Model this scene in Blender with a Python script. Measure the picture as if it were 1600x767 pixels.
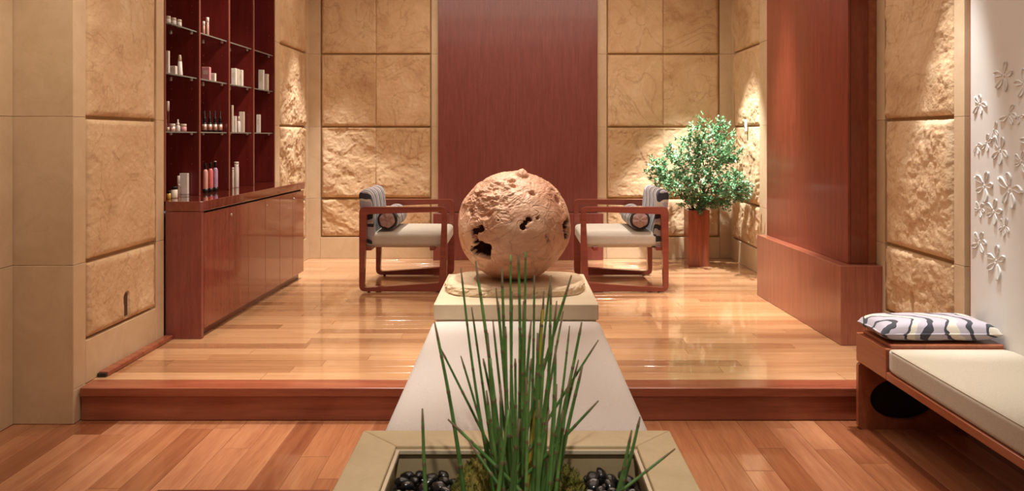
import bpy, bmesh, math, random
from mathutils import Vector, Matrix, noise

for o in list(bpy.data.objects):
    bpy.data.objects.remove(o)
SC = bpy.context.scene
COL = SC.collection
PI = math.pi
R = random.Random(7)

# ------------------------------------------------------------------ camera
# world: x right, y away from the camera, z up, platform floor at z = 0, lower floor at z = -0.16
F = 1200.0
VX, VY = 806.0, 213.0
CH = 1.2
LOW = -0.16
CEIL = 2.9
cam = bpy.data.cameras.new('camera')
co = bpy.data.objects.new('camera', cam)
COL.objects.link(co)
co.location = (0, 0, CH)
co.rotation_euler = (PI / 2, 0, 0)
cam.sensor_width = 36.0
cam.lens = 36.0 * F / 1600.0
cam.shift_x = (800 - VX) / 1600.0
cam.shift_y = (VY - 383.5) / 1600.0
cam.clip_start = 0.05
cam.dof.use_dof = True
cam.dof.focus_distance = 4.6
cam.dof.aperture_fstop = 6.3
SC.camera = co

# ------------------------------------------------------------------ world and lights
SC.view_settings.view_transform = 'Standard'
SC.view_settings.look = 'None'
SC.view_settings.exposure = 0.2
SC.view_settings.gamma = 1.0
SC.view_settings.use_curve_mapping = False
W = bpy.data.worlds.new('world')
SC.world = W
W.use_nodes = True
W.node_tree.nodes['Background'].inputs[0].default_value = (1.0, 0.92, 0.82, 1)
W.node_tree.nodes['Background'].inputs[1].default_value = 0.12

WARM = (1.0, 0.87, 0.72)
NEUT = (1.0, 0.93, 0.84)
COOL = (0.95, 0.98, 1.0)


def spot(loc, target, power, deg, blend=0.6, col=WARM, rad=0.04):
    l = bpy.data.lights.new('ceiling_spot_and_fill', 'SPOT')
    l.energy = power
    l.spot_size = math.radians(deg)
    l.spot_blend = blend
    l.color = col
    l.shadow_soft_size = rad
    o = bpy.data.objects.new('ceiling_spot_and_fill', l)
    COL.objects.link(o)
    o.location = loc
    d = Vector(target) - Vector(loc)
    o.rotation_euler = d.to_track_quat('-Z', 'Y').to_euler()
    return o


def area(loc, size, power, col=WARM):
    l = bpy.data.lights.new('ceiling_fill', 'AREA')
    l.shape = 'RECTANGLE'
    l.size, l.size_y = size
    l.energy = power
    l.color = col
    o = bpy.data.objects.new('ceiling_fill', l)
    COL.objects.link(o)
    o.location = loc
    return o


Z = CEIL - 0.03
# added soft fill at ceiling height for the upper and lower room
area((0, 5.6, Z), (3.0, 2.8), 58, WARM)
area((0, 2.4, Z), (2.6, 2.2), 20, WARM)
# downlights, with two added fill spots at the end
spot((-1.62, 7.05, Z), (-1.80, 7.10, 0.0), 330, 42, 0.8, COOL, 0.04)     # corner stone panel beyond the shelves
spot((1.55, 6.60, Z), (1.70, 7.05, 0.4), 700, 46, 0.5, COOL, 0.03)       # the potted plant
spot((1.62, 5.42, Z), (1.68, 5.42, 0.0), 620, 34, 1.0, NEUT, 0.08)       # the wood screen
spot((1.80, 3.50, Z), (1.94, 3.80, 0.0), 300, 32, 0.6, COOL, 0.03)       # near stone panels at the white panel
spot((1.76, 2.85, Z), (1.90, 2.98, 0.0), 140, 36, 0.9, COOL, 0.05)        # white relief panel
spot((-1.2, 4.3, Z), (-1.1, 4.25, 0.0), 260, 50, 0.8, NEUT, 0.06)        # platform floor
spot((1.0, 5.1, Z), (1.0, 5.1, 0.0), 260, 52, 0.8, NEUT, 0.06)
spot((-1.2, 6.7, Z), (-1.25, 6.8, 0.0), 240, 52, 0.8, NEUT, 0.05)
spot((0.9, 6.6, Z), (0.95, 6.6, 0.0), 200, 52, 0.8, NEUT, 0.05)
spot((-0.16, 4.12, Z), (-0.06, 4.30, 0.5), 190, 34, 0.7, NEUT, 0.04)      # wooden sphere
spot((-0.9, 3.1, Z), (-0.80, 3.35, LOW), 180, 46, 0.8, NEUT, 0.05)       # lower floor
spot((1.22, 3.2, Z), (1.22, 3.3, LOW), 120, 46, 0.8, WARM, 0.05)
spot((0.10, 0.30, Z), (0.05, 2.30, 0.2), 150, 36, 0.8, NEUT, 0.05)          # bench and planter
spot((-1.15, 5.2, Z), (-2.15, 5.45, 1.25), 90, 64, 0.8, WARM, 0.05)     # added fill to brighten the cosmetics shelves
spot((-1.45, 2.7, Z), (-2.25, 3.7, 0.9), 90, 60, 0.9, WARM, 0.06)        # added fill to brighten the limestone pier and near wall


# ------------------------------------------------------------------ materials
def nodes_of(m):
    m.use_nodes = True
    nt = m.node_tree
    return nt, nt.nodes['Principled BSDF'], nt.nodes.new, nt.links.new


def ramp(new, stops, interp='LINEAR'):
    n = new('ShaderNodeValToRGB')
    n.color_ramp.interpolation = interp
    e = n.color_ramp.elements
    while len(e) < len(stops):
        e.new(0.5)
    for k, (p, c) in enumerate(stops):
        e[k].position = p
        e[k].color = (c[0], c[1], c[2], 1)
    return n


def coords(new, link, scale, rnd=True, space='Object'):
    tc = new('ShaderNodeTexCoord')
    mp = new('ShaderNodeMapping')
    mp.inputs['Scale'].default_value = scale
    link(tc.outputs[space], mp.inputs['Vector'])
    if rnd:
        oi = new('ShaderNodeObjectInfo')
        mul = new('ShaderNodeMath')
        mul.operation = 'MULTIPLY'
        mul.inputs[1].default_value = 43.0
        link(oi.outputs['Random'], mul.inputs[0])
        cb = new('ShaderNodeCombineXYZ')
        for k in range(3):
            link(mul.outputs[0], cb.inputs[k])
        link(cb.outputs[0], mp.inputs['Location'])
    return mp


def mat_wood(name, dark, light, axis='x', rough=0.25, coat=0.0, vary=0.0, scale=1.0, fine=0.5, coat_rough=0.08, vdark=None):
    """wood with the grain along one object axis; vary shifts the tone from board to board"""
    m = bpy.data.materials.new(name)
    nt, bs, new, link = nodes_of(m)
    st = {'x': (0.9, 14, 14), 'y': (14, 0.9, 14), 'z': (14, 14, 0.9)}[axis]
    mp = coords(new, link, tuple(s * scale for s in st))
    n1 = new('ShaderNodeTexNoise')
    n1.inputs['Scale'].default_value = 1.6
    n1.inputs['Detail'].default_value = 5
    n1.inputs['Distortion'].default_value = 0.5
    link(mp.outputs[0], n1.inputs['Vector'])
    mp2 = coords(new, link, tuple(s * scale * 6 for s in st))
    n2 = new('ShaderNodeTexNoise')
    n2.inputs['Scale'].default_value = 2.0
    n2.inputs['Detail'].default_value = 3
    link(mp2.outputs[0], n2.inputs['Vector'])
    mx = new('ShaderNodeMix')
    mx.inputs[0].default_value = 0.35 * fine / 0.5
    link(n1.outputs[0], mx.inputs[2])
    link(n2.outputs[0], mx.inputs[3])
    rp = ramp(new, [(0.30, dark), (0.68, light)])
    link(mx.outputs[0], rp.inputs[0])
    out = rp.outputs[0]
    if vary:
        oi = new('ShaderNodeObjectInfo')
        vr = ramp(new, [(0.0, vdark or (0.45, 0.30, 0.25)), (0.35, (0.8, 0.72, 0.66)), (0.7, (1, 1, 1)), (1.0, (1.14, 1.2, 1.3))])
        link(oi.outputs['Random'], vr.inputs[0])
        mm = new('ShaderNodeMix')
        mm.data_type = 'RGBA'
        mm.blend_type = 'MULTIPLY'
        mm.inputs[0].default_value = vary
        link(out, mm.inputs[6])
        link(vr.outputs[0], mm.inputs[7])
        out = mm.outputs[2]
    link(out, bs.inputs['Base Color'])
    bs.inputs['Roughness'].default_value = rough
    bs.inputs['Coat Weight'].default_value = coat
    bs.inputs['Coat Roughness'].default_value = coat_rough
    bp = new('ShaderNodeBump')
    bp.inputs['Strength'].default_value = 0.05
    bp.inputs['Distance'].default_value = 0.002
    link(mx.outputs[0], bp.inputs['Height'])
    link(bp.outputs[0], bs.inputs['Normal'])
    return m


def mat_stone(name, cols, rough=0.6, scale=3.0, bump=0.15, vary=0.25, vein=None, dist=0.004):
    m = bpy.data.materials.new(name)
    nt, bs, new, link = nodes_of(m)
    mp = coords(new, link, (1, 1, 1))
    n1 = new('ShaderNodeTexNoise')
    n1.inputs['Scale'].default_value = scale
    n1.inputs['Detail'].default_value = 8
    n1.inputs['Roughness'].default_value = 0.70
    n1.inputs['Distortion'].default_value = 0.6
    link(mp.outputs[0], n1.inputs['Vector'])
    k = len(cols)
    rp = ramp(new, [(0.28 + 0.46 * i / (k - 1), c) for i, c in enumerate(cols)])
    link(n1.outputs[0], rp.inputs[0])
    out = rp.outputs[0]
    if vein:
        n3 = new('ShaderNodeTexNoise')
        n3.inputs['Scale'].default_value = scale * 0.8
        n3.inputs['Detail'].default_value = 6
        n3.inputs['Distortion'].default_value = 1.4
        link(mp.outputs[0], n3.inputs['Vector'])
        vr = ramp(new, [(0.485, (0, 0, 0)), (0.5, (1, 1, 1)), (0.515, (0, 0, 0))])
        link(n3.outputs[0], vr.inputs[0])
        ml = new('ShaderNodeMath')
        ml.operation = 'MULTIPLY'
        ml.inputs[1].default_value = vein[1]
        link(vr.outputs[0], ml.inputs[0])
        mv = new('ShaderNodeMix')
        mv.data_type = 'RGBA'
        link(ml.outputs[0], mv.inputs[0])
        link(out, mv.inputs[6])
        mv.inputs[7].default_value = (*vein[0], 1)
        out = mv.outputs[2]
    if vary:
        oi = new('ShaderNodeObjectInfo')
        vr = ramp(new, [(0.0, (0.84, 0.78, 0.70)), (0.5, (1, 1, 1)), (1.0, (1.08, 1.06, 1.04))])
        link(oi.outputs['Random'], vr.inputs[0])
        mm = new('ShaderNodeMix')
        mm.data_type = 'RGBA'
        mm.blend_type = 'MULTIPLY'
        mm.inputs[0].default_value = vary
        link(out, mm.inputs[6])
        link(vr.outputs[0], mm.inputs[7])
        out = mm.outputs[2]
    link(out, bs.inputs['Base Color'])
    bs.inputs['Roughness'].default_value = rough
    n2 = new('ShaderNodeTexNoise')
    n2.inputs['Scale'].default_value = scale * 14
    n2.inputs['Detail'].default_value = 6
    link(mp.outputs[0], n2.inputs['Vector'])
    bp = new('ShaderNodeBump')
    bp.inputs['Strength'].default_value = bump
    bp.inputs['Distance'].default_value = dist
    link(n2.outputs[0], bp.inputs['Height'])
    link(bp.outputs[0], bs.inputs['Normal'])
    return m


def mat_fabric(name, c1, c2, scale=260):
    m = bpy.data.materials.new(name)
    nt, bs, new, link = nodes_of(m)
    mp = coords(new, link, (1, 1, 1), rnd=False)
    n1 = new('ShaderNodeTexNoise')
    n1.inputs['Scale'].default_value = scale
    n1.inputs['Detail'].default_value = 2
    link(mp.outputs[0], n1.inputs['Vector'])
    rp = ramp(new, [(0.35, c1), (0.65, c2)])
    link(n1.outputs[0], rp.inputs[0])
    link(rp.outputs[0], bs.inputs['Base Color'])
    bs.inputs['Roughness'].default_value = 0.9
    bs.inputs['Sheen Weight'].default_value = 0.25
    bp = new('ShaderNodeBump')
    bp.inputs['Strength'].default_value = 0.35
    bp.inputs['Distance'].default_value = 0.002
    link(n1.outputs[0], bp.inputs['Height'])
    link(bp.outputs[0], bs.inputs['Normal'])
    return m


def mat_wave_fabric(name, axis_u, axis_v, freq, amp, wavefreq, stops, noise_amp=0.0):
    """printed fabric: bands along u that swing with v"""
    m = bpy.data.materials.new(name)
    nt, bs, new, link = nodes_of(m)
    tc = new('ShaderNodeTexCoord')
    sp = new('ShaderNodeSeparateXYZ')
    link(tc.outputs['Object'], sp.inputs[0])

    def mth(op, a, b=None):
        n = new('ShaderNodeMath')
        n.operation = op
        for k, v in enumerate((a, b)):
            if v is None:
                continue
            if isinstance(v, (int, float)):
                n.inputs[k].default_value = v
            else:
                link(v, n.inputs[k])
        return n.outputs[0]
    u = sp.outputs['XYZ'.index(axis_u)]
    v = sp.outputs['XYZ'.index(axis_v)]
    t = mth('ADD', mth('MULTIPLY', u, freq), mth('MULTIPLY', mth('SINE', mth('MULTIPLY', v, wavefreq)), amp))
    if noise_amp:
        nz = new('ShaderNodeTexNoise')
        nz.inputs['Scale'].default_value = 7.0
        link(tc.outputs['Object'], nz.inputs['Vector'])
        t = mth('ADD', t, mth('MULTIPLY', nz.outputs[0], noise_amp))
    fr = mth('FRACT', t)
    rp = ramp(new, stops, 'CONSTANT')
    link(fr, rp.inputs[0])
    link(rp.outputs[0], bs.inputs['Base Color'])
    bs.inputs['Roughness'].default_value = 0.8
    bs.inputs['Sheen Weight'].default_value = 0.2
    return m


def mat_plain(name, col, rough=0.4, metal=0.0, trans=0.0, ior=1.45, coat=0.0, var=0.06, scale=30):
    m = bpy.data.materials.new(name)
    nt, bs, new, link = nodes_of(m)
    mp = coords(new, link, (1, 1, 1))
    n1 = new('ShaderNodeTexNoise')
    n1.inputs['Scale'].default_value = scale
    link(mp.outputs[0], n1.inputs['Vector'])
    rp = ramp(new, [(0.3, tuple(c * (1 - var) for c in col)), (0.7, tuple(min(1, c * (1 + var)) for c in col))])
    link(n1.outputs[0], rp.inputs[0])
    link(rp.outputs[0], bs.inputs['Base Color'])
    bs.inputs['Roughness'].default_value = rough
    bs.inputs['Metallic'].default_value = metal
    bs.inputs['Transmission Weight'].default_value = trans
    bs.inputs['IOR'].default_value = ior
    bs.inputs['Coat Weight'].default_value = coat
    return m


M = {}
M['floor_up'] = mat_wood('oiled_floor_across', (0.47, 0.235, 0.105), (0.66, 0.375, 0.19), 'x', 0.22, 0.8, 0.6, 1.0, 0.5, 0.05)
M['floor_low'] = mat_wood('oiled_floor_along', (0.36, 0.130, 0.060), (0.56, 0.25, 0.118), 'y', 0.24, 0.6, 0.9, 1.0, 0.5, 0.06)
M['step'] = mat_wood('step_wood', (0.21, 0.048, 0.022), (0.37, 0.108, 0.054), 'x', 0.25, 0.3, 0.0, 1.0)
M['red'] = mat_wood('red_veneer_upright', (0.16, 0.034, 0.025), (0.26, 0.068, 0.050), 'z', 0.3, 0.35, 0.0, 2.6, 0.7, 0.12)
M['red_y'] = mat_wood('red_veneer_lengthwise', (0.15, 0.026, 0.014), (0.27, 0.065, 0.036), 'y', 0.26, 0.4, 0.0, 1.2, 0.5, 0.10)
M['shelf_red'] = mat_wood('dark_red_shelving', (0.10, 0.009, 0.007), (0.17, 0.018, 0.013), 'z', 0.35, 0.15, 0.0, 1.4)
M['counter'] = mat_wood('polished_red_counter', (0.13, 0.020, 0.012), (0.22, 0.048, 0.028), 'y', 0.10, 0.8, 0.0, 1.2, 0.5, 0.03)
M['plinth'] = mat_wood('plinth_veneer', (0.22, 0.060, 0.034), (0.36, 0.115, 0.066), 'z', 0.3, 0.5, 0.0, 1.5, 0.6, 0.14)
M['screen'] = mat_wood('deep_red_veneer', (0.135, 0.020, 0.010), (0.27, 0.055, 0.028), 'z', 0.28, 0.4, 0.0, 1.6, 0.7, 0.12)
M['door'] = mat_wood('door_veneer', (0.16, 0.030, 0.018), (0.27, 0.066, 0.040), 'z', 0.22, 0.7, 0.0, 1.5, 0.6, 0.06)
M['benchwood'] = mat_wood('bench_wood', (0.25, 0.065, 0.026), (0.42, 0.135, 0.06), 'y', 0.3, 0.2, 0.0, 1.0)
M['chairwood'] = mat_wood('chair_wood', (0.18, 0.034, 0.021), (0.31, 0.075, 0.046), 'x', 0.28, 0.35, 0.0, 1.2, 0.5, 0.1)
M['vase'] = mat_wood('vase_wood', (0.17, 0.035, 0.018), (0.34, 0.095, 0.048), 'z', 0.25, 0.35, 0.0, 1.2)
M['rough'] = mat_stone('split_sandstone', [(0.44, 0.250, 0.125), (0.57, 0.365, 0.195), (0.64, 0.435, 0.25), (0.74, 0.56, 0.37)], 0.85, 2.6, 0.9, 0.35, ((0.26, 0.12, 0.045), 0.35), 0.007)
M['smooth'] = mat_stone('honed_limestone', [(0.53, 0.365, 0.21), (0.60, 0.43, 0.265), (0.66, 0.49, 0.315)], 0.42, 4.5, 0.03, 0.35, ((0.42, 0.28, 0.15), 0.15), 0.001)
M['groove'] = mat_stone('groove_stone', [(0.42, 0.27, 0.14), (0.50, 0.33, 0.17)], 0.8, 5, 0.1, 0.0)
M['pale'] = mat_stone('pale_limestone', [(0.56, 0.45, 0.31), (0.62, 0.51, 0.36), (0.67, 0.56, 0.40)], 0.33, 5, 0.03, 0.1, ((0.50, 0.36, 0.20), 0.25), 0.001)
M['planter'] = mat_stone('planter_limestone', [(0.45, 0.335, 0.175), (0.51, 0.39, 0.22), (0.57, 0.445, 0.26)], 0.38, 6, 0.04, 0.15, ((0.42, 0.28, 0.13), 0.3), 0.001)
M['slab'] = mat_stone('pitted_travertine', [(0.52, 0.36, 0.22), (0.64, 0.48, 0.31), (0.72, 0.58, 0.42)], 0.75, 9, 0.5, 0.0, ((0.30, 0.16, 0.08), 0.5))
M['burl'] = mat_stone('weathered_root_wood', [(0.34, 0.15, 0.085), (0.52, 0.265, 0.16), (0.64, 0.385, 0.25), (0.74, 0.53, 0.39)], 0.48, 3.6, 0.35, 0.0, ((0.24, 0.10, 0.05), 0.45), 0.004)
M['plaster'] = mat_stone('white_plaster', [(0.66, 0.62, 0.57), (0.69, 0.65, 0.60)], 0.6, 6, 0.02, 0.0, None, 0.001)
M['fabric'] = mat_fabric('beige_upholstery', (0.46, 0.40, 0.32), (0.58, 0.52, 0.43))
M['fabric_bench'] = mat_fabric('cream_bench_fabric', (0.50, 0.435, 0.395), (0.60, 0.53, 0.485), 320)
M['fabric_sand'] = mat_fabric('sand_bench_fabric', (0.43, 0.36, 0.27), (0.53, 0.46, 0.35), 300)
LIL, BLK, CRM = (0.35, 0.305, 0.335), (0.018, 0.016, 0.024), (0.51, 0.445, 0.35)
M['stripe'] = mat_wave_fabric('striped_print', 'Y', 'Z', 6.2, 0.40, 15.0,
                              [(0.0, BLK), (0.30, LIL), (0.44, CRM), (0.50, BLK), (0.64, LIL), (0.90, CRM)], 0.6)
M['pillow'] = mat_wave_fabric('wavy_print', 'X', 'Y', 5.2, 0.30, 24.0,
                              [(0.0, BLK), (0.13, LIL), (0.56, BLK), (0.63, CRM), (0.82, LIL)], 1.0)
M['rosette'] = mat_fabric('dusky_pink_fabric', (0.40, 0.27, 0.25), (0.52, 0.37, 0.34))
M['black_cloth'] = mat_fabric('black_fabric', (0.015, 0.013, 0.016), (0.03, 0.026, 0.03))
M['glass'] = mat_plain('shelf_glass', (0.86, 0.95, 0.92), 0.03, 0, 1.0, 1.45)
M['glass_edge'] = mat_plain('shelf_glass_edge', (0.17, 0.18, 0.16), 0.15)
M['metal'] = mat_plain('brushed_metal', (0.72, 0.68, 0.62), 0.28, 1.0)
M['brass'] = mat_plain('brass', (0.75, 0.55, 0.33), 0.3, 1.0)
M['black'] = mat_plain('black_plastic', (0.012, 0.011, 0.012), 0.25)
M['hole'] = mat_plain('dark_gap', (0.02, 0.008, 0.006), 0.8)
M['white'] = mat_plain('white_card', (0.80, 0.74, 0.68), 0.45)
M['cream'] = mat_plain('cream_card', (0.74, 0.64, 0.52), 0.45)
M['pink'] = mat_plain('pink_card', (0.66, 0.30, 0.33), 0.45)
M['peach'] = mat_plain('peach_liquid', (0.80, 0.42, 0.34), 0.15)
M['coral'] = mat_plain('coral_liquid', (0.80, 0.20, 0.19), 0.15)
M['lilac'] = mat_plain('lilac_liquid', (0.50, 0.32, 0.48), 0.15)
M['amber'] = mat_plain('amber_liquid', (0.55, 0.34, 0.05), 0.15)
M['rose'] = mat_plain('rose_metal', (0.80, 0.52, 0.44), 0.3, 0.6)
M['clear'] = mat_plain('clear_glass', (0.95, 0.75, 0.72), 0.03, 0, 1.0, 1.4)
M['pebble'] = mat_plain('black_pebble', (0.016, 0.014, 0.014), 0.22, 0, 0, 1.5, 0.4, 0.4)
M['soil'] = mat_stone('dark_soil', [(0.02, 0.014, 0.01), (0.06, 0.04, 0.028)], 0.95, 30, 0.6, 0)
M['moss'] = mat_stone('moss_green', [(0.07, 0.05, 0.012), (0.13, 0.14, 0.02), (0.24, 0.20, 0.04), (0.30, 0.15, 0.05)], 0.95, 14, 0.5, 0)
M['stem'] = mat_stone('horsetail_green', [(0.045, 0.12, 0.03), (0.095, 0.215, 0.05), (0.22, 0.37, 0.09)], 0.4, 5, 0.08, 0.5)
M['node'] = mat_plain('horsetail_joint', (0.16, 0.115, 0.055), 0.6)
M['stem_dry'] = mat_plain('horsetail_yellow', (0.48, 0.36, 0.05), 0.5)
M['leaf'] = mat_stone('leaf_green', [(0.08, 0.21, 0.075), (0.16, 0.35, 0.16), (0.34, 0.52, 0.34)], 0.3, 9, 0.05, 0)
M['bark'] = mat_stone('thin_bark', [(0.10, 0.06, 0.03), (0.18, 0.11, 0.06)], 0.8, 20, 0.2, 0)
M['ceiling'] = mat_plain('ceiling_paint', (0.55, 0.44, 0.33), 0.8)
M['slot'] = mat_plain('slot_shade_brown', (0.07, 0.028, 0.014), 0.8)
M['tag'] = mat_plain('white_plastic', (0.85, 0.84, 0.82), 0.3)


# ------------------------------------------------------------------ building helpers
def link_mesh(name, me, parent=None, loc=None, rot=None):
    o = bpy.data.objects.new(name, me)
    COL.objects.link(o)
    if loc is not None:
        o.location = loc
    if rot is not None:
        o.rotation_euler = rot
    if parent is not None:
        o.parent = parent
    return o


def from_bm(name, bm, mats, parent=None, loc=None, rot=None, smooth=False):
    me = bpy.data.meshes.new(name)
    bm.normal_update()
    bm.to_mesh(me)
    bm.free()
    for m in (mats if isinstance(mats, (list, tuple)) else [mats]):
        me.materials.append(m)
    if smooth:
        me.polygons.foreach_set('use_smooth', [True] * len(me.polygons))
    return link_mesh(name, me, parent, loc, rot)


def from_data(name, vs, fs, mats, parent=None, loc=None, rot=None, smooth=True, idx=None):
    me = bpy.data.meshes.new(name)
    me.from_pydata([tuple(v) for v in vs], [], fs)
    for m in (mats if isinstance(mats, (list, tuple)) else [mats]):
        me.materials.append(m)
    if smooth:
        me.polygons.foreach_set('use_smooth', [True] * len(me.polygons))
    if idx:
        me.polygons.foreach_set('material_index', idx)
    me.update()
    return link_mesh(name, me, parent, loc, rot)


def bm_box(bm, a, b, bevel=0.0, seg=1):
    x0, y0, z0 = a
    x1, y1, z1 = b
    vs = [bm.verts.new((x, y, z)) for x in (x0, x1) for y in (y0, y1) for z in (z0, z1)]
    q = [(0, 1, 3, 2), (4, 6, 7, 5), (0, 4, 5, 1), (2, 3, 7, 6), (0, 2, 6, 4), (1, 5, 7, 3)]
    fs = [bm.faces.new([vs[i] for i in f]) for f in q]
    if bevel > 0:
        es = list({e for f in fs for e in f.edges})
        bmesh.ops.bevel(bm, geom=es, offset=bevel, segments=seg, affect='EDGES', profile=0.5)


def box(name, a, b, mat, parent=None, bevel=0.002, seg=1, centre=True, loc=None, rot=None):
    """a box between two corners; its origin at its own middle"""
    bm = bmesh.new()
    a, b = Vector(a), Vector(b)
    c = (a + b) / 2 if centre else Vector((0, 0, 0))
    bm_box(bm, a - c, b - c, bevel, seg)
    return from_bm(name, bm, mat, parent, loc if loc is not None else c, rot)


def empty(name, loc=(0, 0, 0), rotz=0):
    o = bpy.data.objects.new(name, None)
    COL.objects.link(o)
    o.location = loc
    o.rotation_euler = (0, 0, rotz)
    o.empty_display_size = 0.1
    return o


def tag(o, label, cat, group=None, kind=None):
    o['label'] = label
    o['category'] = cat
    if group:
        o['group'] = group
    if kind:
        o['kind'] = kind
    return o


def struct(o, label=None):
    o['kind'] = 'structure'
    if label:
        o['label'] = label
    return o


def P(px, py, y):
    return Vector(((px - VX) / F * y, y, CH - (py - VY) / F * y))


def lathe(profile, n=18):
    """profile: list of (radius, z) -> verts, faces"""
    vs, fs = [], []
    for r, z in profile:
        for k in range(n):
            a = 2 * PI * k / n
            vs.append((r * math.cos(a), r * math.sin(a), z))
    for i in range(len(profile) - 1):
        for k in range(n):
            k2 = (k + 1) % n
            fs.append((i * n + k, i * n + k2, (i + 1) * n + k2, (i + 1) * n + k))
    fs.append(tuple(range(n - 1, -1, -1)))
    fs.append(tuple((len(profile) - 1) * n + k for k in range(n)))
    return vs, fs


def tube(pts, radii, n=8, cap=True):
    vs, fs = [], []
    m = len(pts)
    pts = [Vector(p) for p in pts]
    up = Vector((0.13, 1, 0.21)).normalized()
    for i, p in enumerate(pts):
        d = (pts[min(i + 1, m - 1)] - pts[max(i - 1, 0)]).normalized()
        a = d.cross(up).normalized()
        b = d.cross(a).normalized()
        r = radii[i] if hasattr(radii, '__len__') else radii
        for k in range(n):
            t = 2 * PI * k / n
            vs.append(p + a * (math.cos(t) * r) + b * (math.sin(t) * r))
    for i in range(m - 1):
        for k in range(n):
            k2 = (k + 1) % n
            fs.append((i * n + k, (i + 1) * n + k, (i + 1) * n + k2, i * n + k2))
    if cap:
        fs.append(tuple(range(n)))
        fs.append(tuple((m - 1) * n + k for k in range(n - 1, -1, -1)))
    return vs, fs


def rounded_box_mesh(hx, hy, hz, r, puff=0.0, n=18, wob=0.0):
    """closed cushion: cube grid pulled to a rounded box, faces puffed"""
    bm = bmesh.new()
    bmesh.ops.create_cube(bm, size=2)
    bmesh.ops.subdivide_edges(bm, edges=bm.edges[:], cuts=n, use_grid_fill=True)
    for v in bm.verts:
        q = [math.sin(c * PI / 2) * 0.55 + c * 0.45 for c in v.co]
        p = Vector((q[0] * hx, q[1] * hy, q[2] * hz))
        inn = Vector((max(-hx + r, min(hx - r, p.x)), max(-hy + r, min(hy - r, p.y)), max(-hz + r, min(hz - r, p.z))))
        d = p - inn
        if d.length > 1e-9:
            mx = max(abs(d.x), abs(d.y), abs(d.z))
            d = d.normalized() * (mx if mx < r else r)
        p = inn + d
        u, w = p.x / hx, p.y / hy
        p.z += puff * (p.z / hz) * max(0, 1 - u * u) ** 0.6 * max(0, 1 - w * w) ** 0.6
        if wob:
            p.z += wob * noise.noise(p * 6)
        v.co = p
    return bm


# ------------------------------------------------------------------ floors and step
fl = box('floor', (-2.6, -0.6, LOW - 0.12), (2.4, 3.70, LOW - 0.003), M['floor_low'], None, 0)
struct(fl, 'lower floor of warm reddish-brown boards')
fp = box('floor_platform', (-2.3, 3.70, LOW - 0.12), (2.4, 7.75, -0.003), M['floor_up'], None, 0)
struct(fp, 'raised platform floor of honey-coloured boards')


def planks(parent, along, u0, u1, v0, v1, w, lens, zt, mat, seed):
    """rows of boards: rows step along v, boards run along u"""
    rr = random.Random(seed)
    v = v0
    pc = parent.location.copy()
    while v < v1 - 0.01:
        ve = min(v + w, v1)
        u = u0 - rr.random() * lens[0]
        while u < u1:
            ue = u + rr.uniform(*lens)
            a, b = max(u, u0), min(ue, u1)
            if b - a > 0.04:
                g = 0.0011
                dz = rr.uniform(-0.0006, 0.0)
                if along == 'x':
                    lo, hi = (a + g, v + g, zt - 0.02), (b - g, ve - g, zt + dz)
                else:
                    lo, hi = (v + g, a + g, zt - 0.02), (ve - g, b - g, zt + dz)
                box('plank', Vector(lo) - pc, Vector(hi) - pc, mat, parent, 0.0005)
            u = ue
        v = ve


planks(fp, 'x', -2.12, 2.14, 3.79, 7.56, 0.111, (0.7, 1.5), 0.0, M['floor_up'], 5)
planks(fl, 'y', 1.9, 3.675, -2.39, 2.12, 0.123, (0.55, 1.3), LOW, M['floor_low'], 12)

st = box('step', (-2.082, 3.69, LOW), (2.12, 3.735, -0.022), M['step'], None, 0.001)
struct(st, 'red wooden step between the lower floor and the platform')
sc_ = st.location.copy()
box('riser', Vector((-2.082, 3.678, LOW)) - sc_, Vector((2.12, 3.692, -0.046)) - sc_, M['step'], st, 0.002)
box('nosing', Vector((-2.082, 3.664, -0.044)) - sc_, Vector((2.12, 3.789, 0.0)) - sc_, M['step'], st, 0.006, 3)

ce = box('ceiling', (-2.6, -0.6, CEIL), (2.4, 7.75, CEIL + 0.1), M['ceiling'], None, 0)
struct(ce, 'plain ceiling above the room')

# ------------------------------------------------------------------ stone walls
ROWS = [(0.222, 0.578), (0.602, 1.283), (1.303, 2.000), (2.020, 2.720)]
JOINTS = [0.0, 0.59, 1.293, 2.01, CEIL]


def wall(name, origin, direction, length, label, backs):
    """local x runs along the wall, local -y points into the room"""
    ang = math.atan2(direction[1], direction[0])
    bm = bmesh.new()
    for s0, s1, h0, h1 in backs:
        bm_box(bm, (s0, 0.032, h0), (s1, 0.22, h1), 0)
    w = from_bm(name, bm, M['groove'], None, (origin[0], origin[1], 0), (0, 0, ang))
    struct(w, label)
    return w


def frame_stone(w, s0, s1, h0, h1, mat=None, n=0.0):
    box('frame_stone', (s0 + 0.0008, -n, h0 + 0.0008), (s1 - 0.0008, 0.07, h1 - 0.0008), mat or M['smooth'], w, 0.0015)


def upright(w, s0, s1, h0=0.0):
    js = [h0] + [j for j in JOINTS if j > h0 + 0.05]
    for a, b in zip(js[:-1], js[1:]):
        frame_stone(w, s0, s1, a, b)


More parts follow.
